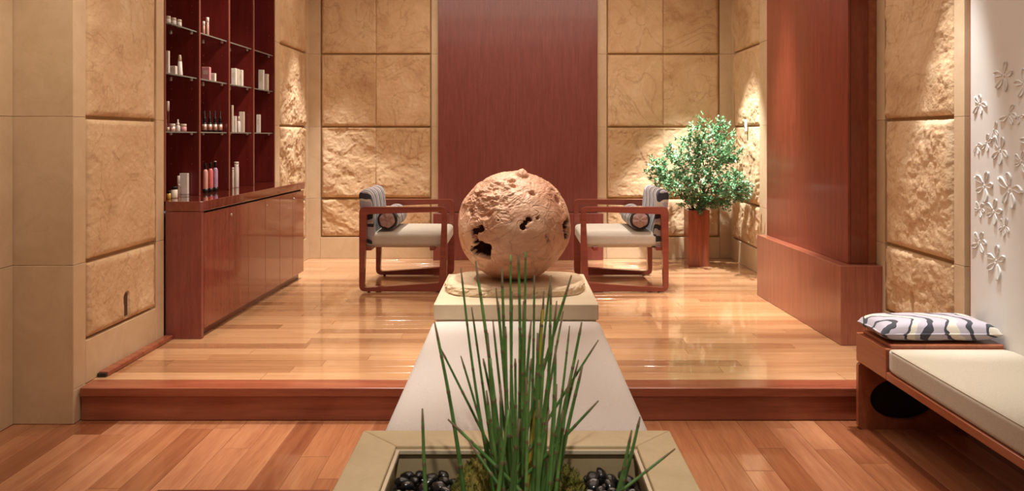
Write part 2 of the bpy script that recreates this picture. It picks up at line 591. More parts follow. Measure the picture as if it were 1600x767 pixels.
def stone_panel(w, s0, s1, h0, h1, seed, amp=0.02, pits=(), res=0.0092, seam=0):
    nx = max(8, int((s1 - s0) / res))
    nz = max(8, int((h1 - h0) / res))
    vs, fs = [], []
    off = Vector((seed * 7.31, seed * 3.17, seed * 1.93))
    cs, ch = (s0 + s1) / 2, (h0 + h1) / 2
    for j in range(nz + 1):
        h = h0 + (h1 - h0) * j / nz
        for i in range(nx + 1):
            s = s0 + (s1 - s0) * i / nx
            p = Vector((s, 0, h)) + off
            wr_ = Vector((noise.noise(p * 3.0), 0, noise.noise(p * 3.0 + Vector((7, 0, 3)))))
            q_ = p + wr_ * 0.10
            v = noise.fractal(Vector((q_.x * 2.1, 0.3, q_.z * 2.6)), 0.75, 2.2, 6)
            k = v * 3.2
            fk = math.floor(k)
            fr = k - fk
            terr = (fk + min(1, max(0, (fr - 0.42) / 0.16))) / 3.2
            rdg = 1 - abs(noise.noise(q_ * 4.6)) * 2.2
            d = amp * (0.62 * terr + 0.22 * v + 0.22 * max(0, rdg) * noise.noise(p * 2)) + amp * 0.085 * noise.fractal(p * 10, 0.6, 2.2, 5)
            e = min((s - s0) * (6 if seam < 0 else 1), (s1 - s) * (6 if seam > 0 else 1), h - h0, h1 - h)
            e += 0.006 * noise.noise(p * 30)
            t = min(1, max(0, e / 0.022))
            d = -0.010 + (d + 0.010) * (t * t * (3 - 2 * t)) if e < 0.022 else d
            for (ps, ph, rs, rh, dep) in pits:
                q = ((s - ps) / rs) ** 4 + ((h - ph) / rh) ** 4 + 0.25 * noise.noise(p * 40)
                if q < 1:
                    d -= dep
            vs.append((s - cs, -(d + 0.004), h - ch))
    m = nx + 1
    for j in range(nz):
        for i in range(nx):
            fs.append((j * m + i, j * m + i + 1, (j + 1) * m + i + 1, (j + 1) * m + i))
    # side walls back into the groove
    ring = [i for i in range(nx + 1)] + [j * m + nx for j in range(1, nz + 1)] + [nz * m + i for i in range(nx - 1, -1, -1)] + [j * m for j in range(nz - 1, 0, -1)]
    b0 = len(vs)
    for r in ring:
        x, y, z = vs[r]
        vs.append((x, 0.066, z))
    L = len(ring)
    for k in range(L):
        k2 = (k + 1) % L
        fs.append((ring[k2], ring[k], b0 + k, b0 + k2))
    o = from_data('stone_panel', vs, fs, M['rough'], w, (cs, 0, ch))
    return o


# back wall: local x = world x
YB = 7.555
wb = wall('wall_back', (0, YB), (1, 0), 4.2, 'back wall of rough sandstone slabs in smooth stone frames', [(-2.3, 2.35, -0.1, CEIL)])
seed = 1
for (a, b, sm) in ((-1.908, -1.3763, 1), (-1.3757, -0.844, -1), (0.907, 1.4505, 1), (1.4515, 1.992, -1)):
    for r, (h0, h1) in enumerate(ROWS):
        stone_panel(wb, a, b, h0, h1, seed, [0.030, 0.036, 0.020, 0.012][r], (), 0.0092, sm)
        seed += 1
for (a, b) in ((-2.20, -1.922), (-0.830, -0.70), (0.76, 0.893), (2.006, 2.25)):
    upright(wb, a, b)
for (a, b) in ((-1.922, -0.830), (0.893, 2.006)):
    frame_stone(wb, a, b, 0, 0.208)
    frame_stone(wb, a, b, 2.735, CEIL)
frame_stone(wb, -0.70, 0.76, 0, CEIL, M['groove'], -0.02)

# left wall
LO = Vector((-2.090, 3.627))
LD = Vector((-2.034, YB)) - LO
LLEN = LD.length
Lx = lambda y: LO.x + LD.x / LD.y * (y - LO.y)
S0, S1 = 4.533 - LO.y, 6.530 - LO.y       # the shelving recess
wl = wall('wall_left', LO, LD, LLEN, 'side wall of rough sandstone slabs around the cosmetics shelves',
          [(0.0, S0, LOW, CEIL), (S1, LLEN + 0.1, LOW, CEIL), (S0, S1, LOW, 0.70), (S0, S1, 2.70, CEIL)])
pn = (3.750 - LO.y, 4.425 - LO.y)
for r, (h0, h1) in enumerate(ROWS):
    stone_panel(wl, pn[0], pn[1], h0, h1, 40 + r, [0.009, 0.010, 0.011, 0.011][r],
                [(0.355 + pn[0], 0.300, 0.026, 0.068, 0.025)] if r == 0 else (), 0.0085)
box('slot', (pn[0] + 0.338, 0.001, 0.242), (pn[0] + 0.372, 0.03, 0.358), M['slot'], wl, 0.002)  # dark brown insert stands in for the shade inside the pit
upright(wl, 0.0, pn[0] - 0.02)
frame_stone(wl, 0.0, pn[0] - 0.02, LOW, 0.0)
upright(wl, pn[1] + 0.014, S0)
frame_stone(wl, pn[0] - 0.02, pn[1] + 0.014, 0.0, 0.208)
frame_stone(wl, pn[0] - 0.02, pn[1] + 0.014, 2.735, CEIL)
pf = (6.67 - LO.y, 7.45 - LO.y)
for r, (h0, h1) in enumerate(ROWS):
    stone_panel(wl, pf[0], pf[1], h0, h1, 50 + r, [0.03, 0.034, 0.03, 0.02][r])
upright(wl, S1, pf[0] - 0.014)
upright(wl, pf[1] + 0.014, LLEN)
frame_stone(wl, pf[0] - 0.014, pf[1] + 0.014, 0.0, 0.208)
frame_stone(wl, pf[0] - 0.014, pf[1] + 0.014, 2.735, CEIL)

# pier and side wall of the lower room on the shelf side
wp = box('wall_pier', (-2.55, 3.66, LOW - 0.1), (-2.13, 3.80, CEIL), M['groove'], None, 0)
struct(wp, 'smooth limestone pier beside the step')
pc = wp.location.copy()
for a, b in zip([LOW, 0.59, 1.293, 2.3], [0.59, 1.293, 2.3, CEIL]):
    box('frame_stone', Vector((-2.40, 3.627, a + 0.0008)) - pc, Vector((-2.0905, 3.68, b - 0.0008)) - pc, M['smooth'], wp, 0.002)
wn = box('wall_near', (-2.55, -0.6, LOW - 0.1), (-2.39, 3.66, CEIL), M['smooth'], None, 0)
struct(wn, 'smooth limestone wall at the picture edge')
nc = wn.location.copy()
for y0, y1 in ((2.75, 3.626), (1.85, 2.75)):
    for a, b in zip([LOW, 0.59, 1.293, 2.3], [0.59, 1.293, 2.3, CEIL]):
        box('frame_stone', Vector((-2.40, y0 + 0.001, a + 0.001)) - nc, Vector((-2.374, y1 - 0.001, b - 0.001)) - nc, M['smooth'], wn, 0.002)

# right wall, local x runs toward the camera
RO = Vector((2.120, YB))
RE = Vector((2.099, 3.595))
RD = RE - RO
RLEN = RD.length
Rx = lambda y: RO.x + RD.x / RD.y * (y - RO.y)
ws = lambda y: (YB - y) * RLEN / (YB - RE.y)
wr = wall('wall_right', RO, RD, RLEN, 'side wall of rough sandstone slabs beside the wood screen', [(-0.1, RLEN, LOW, CEIL)])
for r, (h0, h1) in enumerate(ROWS):
    stone_panel(wr, ws(7.46), ws(6.68), h0, h1, 60 + r, [0.03, 0.034, 0.028, 0.018][r])
    stone_panel(wr, ws(4.366), ws(3.695), h0, h1, 70 + r, [0.022, 0.022, 0.018, 0.016][r],
                [(ws(4.07), 0.30, 0.016, 0.075, 0.025)] if r == 0 else (), 0.0085)
upright(wr, 0.0, ws(7.474))
upright(wr, ws(6.666), ws(5.70))
upright(wr, ws(5.70), ws(4.38))
upright(wr, ws(3.681), RLEN)
for a, b in ((7.474, 6.666), (4.38, 3.681)):
    frame_stone(wr, ws(a), ws(b), 0.0, 0.208)
    frame_stone(wr, ws(a), ws(b), 2.735, CEIL)
sen = empty('wall_hook', (Rx(7.10) - 0.012, 7.02, 1.30))
box('plate', (-0.012, -0.014, -0.055), (0.006, 0.014, 0.055), M['tag'], sen, 0.004, 2)
box('slot', (-0.0155, -0.006, -0.028), (-0.011, 0.006, -0.012), M['black'], sen, 0.001)
tag(sen, 'small white plate on the rough stone above the leafy plant', 'wall plate')

# red wood panel in the middle of the back wall
bp = empty('wall_paneling', (0.0, YB, 0))
tag(bp, 'tall dark red wood panel behind the wooden sphere', 'wall panel')
box('board', (-0.762, -0.030, 0.455), (0.800, 0.02, 2.895), M['red'], bp, 0.002)
box('base_board', (-0.802, -0.105, 0.0), (0.850, 0.02, 0.452), M['red'], bp, 0.003)

# ------------------------------------------------------------------ wood screen on its plinth (right)
sr = empty('wood_screen', (1.864, 4.404, 0))
tag(sr, 'tall red wood screen standing on a long low plinth', 'screen')


def prism(name, pts, z0, z1, mat, parent, bevel=0.002):
    bm = bmesh.new()
    lo = [bm.verts.new((x, y, z0)) for x, y in pts]
    hi = [bm.verts.new((x, y, z1)) for x, y in pts]
    n = len(pts)
    bm.faces.new(lo[::-1])
    bm.faces.new(hi)
    for k in range(n):
        bm.faces.new((lo[k], lo[(k + 1) % n], hi[(k + 1) % n], hi[k]))
    if bevel:
        bmesh.ops.bevel(bm, geom=bm.edges[:], offset=bevel, segments=1, affect='EDGES')
    bmesh.ops.recalc_face_normals(bm, faces=bm.faces[:])
    return from_bm(name, bm, mat, parent)


def rel(pts, o):
    return [(x - o[0], y - o[1]) for x, y in pts]


ob = (1.864, 4.404)
xr = lambda y: Rx(y) - 0.002
prism('plinth', rel([(1.864, 4.404), (xr(4.404), 4.404), (xr(5.813), 5.813), (1.825, 5.813)], ob), 0.0, 0.457, M['plinth'], sr, 0.003)
prism('side_board', rel([(1.933, 4.470), (1.948, 4.470), (1.911, 5.80), (1.895, 5.80)], ob), 0.4575, CEIL - 0.005, M['screen'], sr, 0.002)
prism('front_board', rel([(1.949, 4.472), (2.052, 4.472), (2.052, 4.492), (1.949, 4.492)], ob), 0.4575, CEIL - 0.005, M['screen'], sr, 0.002)
prism('edge_strip', rel([(2.053, 4.478), (xr(4.49), 4.478), (xr(4.49), 4.51), (2.053, 4.51)], ob), 0.4575, CEIL - 0.005, M['benchwood'], sr, 0.002)
prism('back_core', rel([(1.950, 4.494), (xr(4.52), 4.512), (xr(5.79), 5.79), (1.913, 5.79)], ob), 0.4575, CEIL - 0.01, M['screen'], sr, 0.0)

# ------------------------------------------------------------------ white relief panel (right, lower room)
WX = 2.110
wh = box('wall_relief', (WX, 0.2, LOW), (WX + 0.08, 3.566, CEIL - 0.002), M['plaster'], None, 0.003)
struct(wh, 'white plaster wall panel carved with blossoms')
tr = box('trim_1', (2.125, 3.575, LOW), (2.20, 3.600, CEIL - 0.002), M['benchwood'], None, 0.001)
struct(tr, 'thin brown strip between stone and white panel')
bk = box('trim_2', (2.16, 3.555, LOW), (2.22, 3.58, CEIL - 0.002), M['hole'], None, 0)
struct(bk, 'dark gap beside the white panel')


def petal_mesh(L, wdt, bend, H):
    """cupped petal in the local x-z plane, its rim raised toward -y, rooted at the origin, along +z"""
    vs, fs = [], []
    n = 10
    for i in range(n + 1):
        t = i / n
        w = wdt * (0.12 + math.sin(PI * min(1, 0.04 + 0.94 * t ** 1.5)) ** 0.8)
        cx = bend * L * t * t * 0.5
        cz = L * (0.20 + 0.80 * t)
        rim = H * (0.25 + 0.75 * t)
        row = [(-w * 1.12, 0.004), (-w, -rim * 0.8), (-w * 0.86, -rim), (-w * 0.55, -rim * 0.35), (0, -rim * 0.16), (w * 0.55, -rim * 0.35), (w * 0.86, -rim), (w, -rim * 0.8), (w * 1.12, 0.004)]
        for dx, y in row:
            vs.append((cx + dx, y, cz))
    k = 9
    for i in range(n):
        for j in range(k - 1):
            fs.append((i * k + j, i * k + j + 1, (i + 1) * k + j + 1, (i + 1) * k + j))
    fs.append(tuple(range(k - 1, -1, -1)))
    fs.append(tuple(n * k + j for j in range(k)))
    me = bpy.data.meshes.new('petal')
    me.from_pydata(vs, [], fs)
    me.materials.append(M['plaster'])
    me.polygons.foreach_set('use_smooth', [True] * len(me.polygons))
    return me


PET = [petal_mesh(1.0, 0.18, b, 0.125) for b in (0.3, -0.25, 0.5)]
wc = wh.location.copy()
#            px    py   size  turn  petals
BLOSSOM = [(1569, 119, 0.085, 8, 5), (1531, 163, 0.062, 15, 5), (1577, 178, 0.070, 20, 4), (1601, 132, 0.080, -5, 5),
           (1553, 203, 0.050, 40, 3), (1526, 228, 0.045, 70, 3), (1541, 222, 0.055, 10, 4), (1563, 235, 0.075, 25, 5),
           (1596, 252, 0.055, 12, 5), (1538.6, 290, 0.085, 22, 5), (1578, 296, 0.092, 5, 5), (1531, 326, 0.050, 30, 5),
           (1553, 330, 0.070, 12, 5), (1569, 354, 0.050, 33, 5), (1531, 377, 0.070, 18, 5), (1557, 407, 0.090, 6, 5),
           (1592, 182, 0.045, 95, 2), (1612, 215, 0.07, 30, 5), (1640, 170, 0.085, 12, 5), (1625, 300, 0.07, 45, 5), (1660, 260, 0.08, 3, 5)]
for bi, (px, py, sz, tn, k) in enumerate(BLOSSOM):
    y = WX * F / (px - VX)
    z = CH + (VY - py) * y / F
    fo = box('blossom', Vector((WX - 0.004, y - 0.004, z - 0.004)) - wc, Vector((WX + 0.004, y + 0.004, z + 0.004)) - wc, M['plaster'], wh, 0.002, 2)
    for q in range(k):
        a = math.radians(tn) + 2 * PI * q / 5 + R.uniform(-0.12, 0.12)
        po = link_mesh('petal', PET[(bi + q) % 3], fo)
        s = sz * 0.85 * R.uniform(0.82, 1.1)
        # wall local: petal x-z plane turned so that -y points to -x (into the room)
        po.matrix_local = Matrix.Rotation(-PI / 2, 4, 'Z') @ Matrix.Rotation(a, 4, 'Y') @ Matrix.Diagonal((s, s, s, 1))

# ------------------------------------------------------------------ shelving unit in the left recess
SH_Y = [4.533, 5.024, 5.523, 6.018, 6.530]
SH_Z = [1.222, 1.574, 1.878]
DEP = 0.215
su = empty('shelving_unit', (Lx(5.53), 5.53, 0.75), math.atan2(LD.y, LD.x) - PI / 2)
tag(su, 'tall dark red shelving unit with glass shelves set into the stone wall', 'shelving')


def sl(y):                                      # along-wall coordinate from the unit's middle
    return (y - 5.53)


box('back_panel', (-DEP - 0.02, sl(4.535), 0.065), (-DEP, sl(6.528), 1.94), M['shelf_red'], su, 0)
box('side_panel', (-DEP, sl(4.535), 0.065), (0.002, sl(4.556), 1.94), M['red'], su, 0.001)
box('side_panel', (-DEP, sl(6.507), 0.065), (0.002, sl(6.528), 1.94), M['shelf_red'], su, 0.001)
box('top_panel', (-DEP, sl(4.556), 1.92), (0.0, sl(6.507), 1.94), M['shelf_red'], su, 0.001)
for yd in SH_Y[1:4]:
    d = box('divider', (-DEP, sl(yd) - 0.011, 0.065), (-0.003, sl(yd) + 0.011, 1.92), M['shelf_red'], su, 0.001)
    box('front_edge', (0.5 * DEP + 0.0015 - 0.001, -0.0115, -0.9275), (0.5 * DEP + 0.0015 + 0.004, 0.0115, 0.9275), M['red'], d, 0.001)
    # brass shelf-pin sleeves
    bm = bmesh.new()
    for cx in (-0.178, -0.042):
        for zz in (0.27, 0.37, 0.62, 0.69, 0.76, 0.97, 1.03, 1.26, 1.30, 1.55, 1.62):
            bmesh.ops.create_circle(bm, cap_ends=True, segments=8, radius=0.0028,
                                    matrix=Matrix.Translation((cx + DEP / 2, -0.0115, zz - 0.9925)) @ Matrix.Rotation(PI / 2, 4, 'X'))
    from_bm('pin_sleeves', bm, M['brass'], d)['kind'] = 'stuff'
bm = bmesh.new()
for cx in (-0.178, -0.042):
    for zz in (0.27, 0.37, 0.62, 0.69, 0.76, 0.97, 1.03, 1.26, 1.30, 1.55, 1.62):
        bmesh.ops.create_circle(bm, cap_ends=True, segments=8, radius=0.0028,
                                matrix=Matrix.Translation((cx, sl(6.5065), zz)) @ Matrix.Rotation(PI / 2, 4, 'X'))
from_bm('pin_sleeves', bm, M['brass'], su)['kind'] = 'stuff'
for b in range(4):
    y0, y1 = SH_Y[b] + (0.024 if b == 0 else 0.012), SH_Y[b + 1] - (0.024 if b == 3 else 0.012)
    for z in SH_Z:
        g = box('glass_shelf', (-DEP + 0.004, sl(y0), z - 0.75), (-0.014, sl(y1), z - 0.75 + 0.008), M['glass'], su, 0.0008)
        gc = g.location
        box('front_edge', Vector((-0.0139, sl(y0), z - 0.75)) - gc, Vector((-0.012, sl(y1), z - 0.75 + 0.008)) - gc, M['glass_edge'], g, 0)
        for yy in (y0 + 0.011, y1 - 0.011):
            for xx in (-0.178, -0.042):
                v, f = lathe([(0.006, -0.014), (0.010, -0.010), (0.010, -0.001)], 12)
                from_data('shelf_clip', v, f, M['metal'], g, Vector((xx, sl(yy), z - 0.75)) - gc, None, False)

# ------------------------------------------------------------------ counter cabinet below the shelves
cb = empty('counter_cabinet', (-1.857, 4.586, 0))
tag(cb, 'long low red wood cabinet with polished top and handleless doors', 'cabinet')
CX = lambda y: -1.857 + 0.029 * (y - 4.586)
oc = (-1.857, 4.586)
wlx = lambda y: Lx(y) + 0.001
prism('worktop', rel([(wlx(4.545) - DEP, 4.560), (wlx(4.56), 4.560), (wlx(4.56), 4.545), (CX(4.545) - 0.012, 4.545), (CX(4.56) + 0.002, 4.560), (CX(6.54) + 0.004, 6.54), (wlx(6.54), 6.54), (wlx(6.54), 6.504), (wlx(6.5) - DEP, 6.504)], oc), 0.756, 0.814, M['counter'], cb, 0.002)
prism('end_panel', rel([(wlx(4.55), 4.548), (CX(4.55) - 0.004, 4.548), (CX(4.58) - 0.004, 4.580), (wlx(4.58), 4.580)], oc), 0.0, 0.754, M['red'], cb, 0.002)
prism('body', rel([(wlx(4.582), 4.582), (CX(4.582) - 0.026, 4.582), (CX(6.525) - 0.026, 6.525), (wlx(6.525), 6.525)], oc), 0.05, 0.754, M['hole'], cb, 0.0)
prism('toe_kick', rel([(wlx(4.582), 4.582), (CX(4.582) - 0.045, 4.582), (CX(6.52) - 0.045, 6.52), (wlx(6.52), 6.52)], oc), 0.0, 0.05, M['red'], cb, 0.0)
DY = [4.583, 4.96, 5.287, 5.615, 5.93, 6.24, 6.532]
for k in range(6):
    a, b = DY[k] + 0.0015, DY[k + 1] - 0.0015
    d = prism('door', rel([(CX(a) - 0.024, a), (CX(a) - 0.004, a), (CX(b) - 0.004, b), (CX(b) - 0.024, b)], oc), 0.054, 0.742, M['door'], cb, 0.0015)
    if k in (1, 3, 5):
        v, f = lathe([(0.009, 0.0), (0.009, 0.004), (0.006, 0.006)], 14)
        from_data('lock', v, f, M['metal'], d, (CX(a) - 0.004 - oc[0], a + 0.035 - oc[1], 0.69), (0, PI / 2, 0), False)

tb = empty('trim_3', (-2.06, 4.1, 0))
struct(tb, 'narrow reddish skirting strip at the foot of the stone wall')
pts = [(Lx(3.84) + 0.002, 3.84), (Lx(3.84) + 0.050, 3.84), (Lx(4.54) + 0.050, 4.54), (Lx(4.54) + 0.002, 4.54)]
prism('strip', rel(pts, (-2.06, 4.1)), 0.0, 0.026, M['step'], tb, 0.004)
box('end_cap', (Lx(3.83) + 0.002 + 2.06, -0.276, 0), (Lx(3.83) + 0.046 + 2.06, -0.2605, 0.020), M['black'], tb, 0.002)


# ------------------------------------------------------------------ cosmetics on the shelves
def shelf_pos(px, n=0.045):
    """point on the row of goods n behind the shelf front, seen at picture column px"""
    y = 5.3
    for _ in range(6):
        y = -(Lx(y) - n) * F / (VX - px)
    return Lx(y) - n, y


def goods(name, label, cat, px, z, n=0.045, group=None):
    x, y = shelf_pos(px, n)
    o = empty(name, (x, y, z))
    tag(o, label, cat, group)
    return o, y / F


def round_item(root, name, prof, mat, n=18):
    v, f = lathe(prof, n)
    return from_data(name, v, f, mat, root, None, None, True)


def carton(px, w, h, z, label, mat='white', n=0.045, dep=0.035, band=None, group=None, cat='box'):
    o, k = goods('carton', label, cat, px, z, n, group)
    ww, hh = w * k, h * k
    ww = max(0.012, ww - dep * 0.22)
    box('body', (-ww / 2, -dep / 2, 0), (ww / 2, dep / 2, hh), M[mat], o, 0.001)
    if band:
        box('band', (-ww / 2 - 0.0004, -dep / 2 - 0.0004, hh * band[0]), (ww / 2 + 0.0004, dep / 2 + 0.0004, hh * band[1]), M[band[2]], o, 0)
    else:
        box('flap', (-ww / 2 + 0.001, -dep / 2 + 0.001, hh - 0.001), (ww / 2 - 0.001, dep / 2 - 0.001, hh + 0.0012), M['cream'], o, 0.0005)
        box('printed_panel', (-ww * 0.3, -dep / 2 - 0.0005, hh * 0.45), (ww * 0.3, -dep / 2 + 0.0005, hh * 0.75), M['cream'], o, 0)
    return o


def jar(px, w, h, z, label, mat='white', lid='cream', n=0.045, group=None, lidf=0.36):
    o, k = goods('cosmetic_jar', label, 'jar', px, z, n, group)
    r, hh = w * k / 2 * 0.95, h * k
    round_item(o, 'body', [(r * 0.9, 0), (r, hh * 0.06), (r, hh * (1 - lidf) - 0.001)], M[mat])
    round_item(o, 'lid', [(r * 0.98, hh * (1 - lidf)), (r * 0.98, hh * 0.96), (r * 0.92, hh)], M[lid])
    return o


def bottle(px, w, h, z, label, mat, cap, capf=0.3, n=0.045, group=None, neck=0.5, band=None, capr=0.5, drop=False):
    o, k = goods('cosmetic_bottle', label, 'bottle', px, z, n, group)
    r, hh = w * k / 2, h * k
    b = hh * (1 - capf)
    round_item(o, 'body', [(r * 0.92, 0), (r, hh * 0.02), (r, b * 0.86), (r * 0.85, b * 0.94), (r * neck, b)], M[mat])
    if drop:
        round_item(o, 'cap', [(r * 0.62, b), (r * 0.62, b + hh * capf * 0.4), (r * 0.3, b + hh * capf * 0.48), (r * 0.34, hh * 0.97), (r * 0.15, hh)], M[cap])
    else:
        round_item(o, 'cap', [(r * capr, b), (r * capr, hh * 0.985), (r * capr * 0.9, hh)], M[cap])
    if band:
        round_item(o, 'label_band', [(r * 1.015, hh * band[0]), (r * 1.015, hh * band[1])], M[band[2]])
    return o


ZA, ZB, ZC, ZT = SH_Z[2] + 0.0085, SH_Z[1] + 0.0085, SH_Z[0] + 0.0085, 0.8145
for px in (262.5, 271, 279.5):
    jar(px, 8.5, 11, ZA, 'small white jar in the row of three on the highest glass shelf', 'white', 'cream', 0.035, 'three white jars on the highest shelf')
bottle(318, 4.2, 20, ZA, 'shorter slim rose-coloured tube bottle on the highest shelf', 'rose', 'white', 0.35, 0.03, None, 1.0, None, 1.0)
bottle(324, 5.0, 28, ZA, 'taller slim rose-coloured tube bottle on the highest shelf', 'rose', 'white', 0.3, 0.03, None, 1.0, None, 1.0)
carton(262.5, 5, 35, ZB, 'tall narrow white carton beside the low white box, second shelf from the top', 'white', 0.04, 0.02)
carton(270.5, 12, 13, ZB, 'low white box between a tall carton and a tapered bottle', 'white', 0.045, 0.03)
o, k = goods('cosmetic_bottle', 'tapered white bottle narrowing to its top beside the low white box', 'bottle', 281, ZB, 0.04)
round_item(o, 'body', [(4.2 * k, 0), (4.2 * k, 0.004), (3.0 * k, 22 * k)], M['white'])
round_item(o, 'cap', [(2.8 * k, 22.3 * k), (1.9 * k, 31 * k), (1.6 * k, 32 * k)], M['cream'])
carton(322.5, 13.5, 20, ZB, 'pink carton standing on a glass shelf beside a small white box', 'pink', 0.04, 0.03)
carton(333.5, 8, 12.5, ZB, 'small white box beside the pink carton', 'white', 0.04, 0.025)
carton(366, 8.5, 26, ZB, 'widest of three white cartons standing side by side', 'white', 0.045, 0.035)
carton(372, 3.8, 26, ZB, 'narrow middle one of three white cartons standing side by side', 'cream', 0.045, 0.02)
carton(377, 6, 25.5, ZB, 'third of three white cartons standing side by side, nearest the corner', 'white', 0.045, 0.03)
carton(408.5, 9.0, 31, ZB, 'tall white carton in the last bay of the shelves', 'white', 0.04, 0.03)
carton(417, 5.5, 26, ZB, 'shorter white carton next to the tall one in the last bay', 'cream', 0.04, 0.03)
bottle(262.2, 4.6, 47, ZC, 'tall clear bottle with a long pale cap on the lowest glass shelf', 'clear', 'white', 0.32, 0.04, None, 1.0, (0.01, 0.14, 'cream'), 1.0)
jar(269.5, 9, 12, ZC, 'white-lidded peach jar beside the tall clear bottle', 'rose', 'white')
bottle(278, 6.6, 19, ZC, 'small white dropper bottle between two jars', 'white', 'white', 0.5, 0.04, None, 0.5, None, 0.5, True)
jar(286.5, 10, 11.8, ZC, 'white-lidded pink jar on the far side of the small dropper bottle', 'pink', 'cream')
for px in (319.5, 327.6, 335.8, 344):
    bottle(px, 7.0, 33, ZC, 'black dropper bottle with pale label in the row of four', 'black', 'black', 0.55, 0.04, 'four black dropper bottles', 0.6, (0.08, 0.36, 'rose'), 0.5, True)
carton(363.2, 3.0, 42, ZC, 'tallest thin cream carton at the edge of the third bay', 'cream', 0.03, 0.012)
carton(367.0, 5.6, 25, ZC, 'short white carton in front of the cream cartons of the third bay', 'white', 0.045, 0.02)
bottle(373.0, 5.2, 25, ZC, 'slim white bottle in front of a cream carton, third bay', 'white', 'cream', 0.3, 0.03, None, 0.6, None, 0.6)
carton(378.0, 8.5, 32, ZC, 'wide cream carton behind the slim white bottle, third bay', 'cream', 0.07, 0.02)
carton(404, 6.5, 28, ZC, 'single pale carton alone on the lowest glass shelf of the last bay', 'white', 0.04, 0.02)
jar(263.5, 6.8, 13, ZT, 'small amber jar with a black lid on the polished counter', 'amber', 'black', 0.06, None, 0.3)
jar(272.5, 10, 18, ZT, 'pale jar with a black lid on the polished counter', 'cream', 'black', 0.06, None, 0.25)
bottle(279, 4.5, 33, ZT, 'slim silver tube in front of the white carton on the counter', 'metal', 'white', 0.4, 0.075, None, 1.0, None, 0.9)
carton(288, 14, 35, ZT, 'large white carton standing on the polished counter', 'white', 0.085, 0.03, (0.05, 0.07, 'black'))
for px, mt, lab in ((321, 'peach', 'peach bottle with a black cap, first of three on the counter'),
                    (329, 'coral', 'coral bottle with a black cap between a peach and a lilac one'),
                    (336.5, 'lilac', 'lilac bottle with a black and white cap on the counter')):
    o = bottle(px, 7.6, 46, ZT, lab, mt, 'black', 0.2, 0.05, 'three coloured bottles on the counter', 0.5, (0.0, 0.14, 'black'), 0.55)
    if mt == 'lilac':
        box('nozzle', (-0.006, -0.008, 46 * 5.2 / F - 0.012), (0.006, 0.008, 46 * 5.2 / F + 0.012), M['white'], o, 0.002)
bottle(363.8, 3.6, 32, ZT, 'shorter slim pale tube on the counter in the third bay', 'cream', 'white', 0.1, 0.05, None, 1.0, None, 1.0)
bottle(369.5, 7.2, 40, ZT, 'taller pale cylinder on the counter in the third bay', 'white', 'cream', 0.1, 0.05, None, 1.0, None, 1.0)


# ------------------------------------------------------------------ armchairs
def rounded_loop(c, r, n=6):
    """corners given counter-clockwise -> points of the rounded outline"""
    out = []
    m = len(c)
    for k in range(m):
        p, a, b = Vector(c[k]), Vector(c[k - 1]), Vector(c[(k + 1) % m])
        d1, d2 = (a - p).normalized(), (b - p).normalized()
        for i in range(n + 1):
            t = i / n
            q0, q1, q2 = p + d1 * r[k], p, p + d2 * r[k]
            out.append((1 - t) ** 2 * q0 + 2 * t * (1 - t) * q1 + t * t * q2)
    return out


def side_frame(parent, y0, y1):
    L, H = 0.336, 0.657
    g = 0.008
    outer = rounded_loop([(-L, g), (L, g), (L, H), (-L, H)], [0.05, 0.05, 0.045, 0.045])
    inner = rounded_loop([(-L + 0.036, g + 0.028), (L - 0.058, g + 0.066), (L - 0.036, H - 0.036), (-L + 0.058, H - 0.056)], [0.022, 0.016, 0.022, 0.012])
    n = len(outer)
    vs, fs = [], []
    for y in (y0, y1):
        for loop in (outer, inner):
            vs += [(p.x, y, p.y) for p in loop]
    for k in range(n):
        k2 = (k + 1) % n
        fs.append((k, k2, n + k2, n + k))
        fs.append((2 * n + k2, 2 * n + k, 3 * n + k, 3 * n + k2))
        fs.append((k2, k, 2 * n + k, 2 * n + k2))
        fs.append((n + k, n + k2, 3 * n + k2, 3 * n + k))
    o = from_data('side_frame', vs, fs, M['chairwood'], parent, None, None, False)
    for x in (-L + 0.07, L - 0.07):
        v, f = lathe([(0.010, 0.0), (0.012, 0.004), (0.012, 0.009)], 12)
        from_data('glide', v, f, M['black'], o, (x, (y0 + y1) / 2, 0), None, False)
    return o


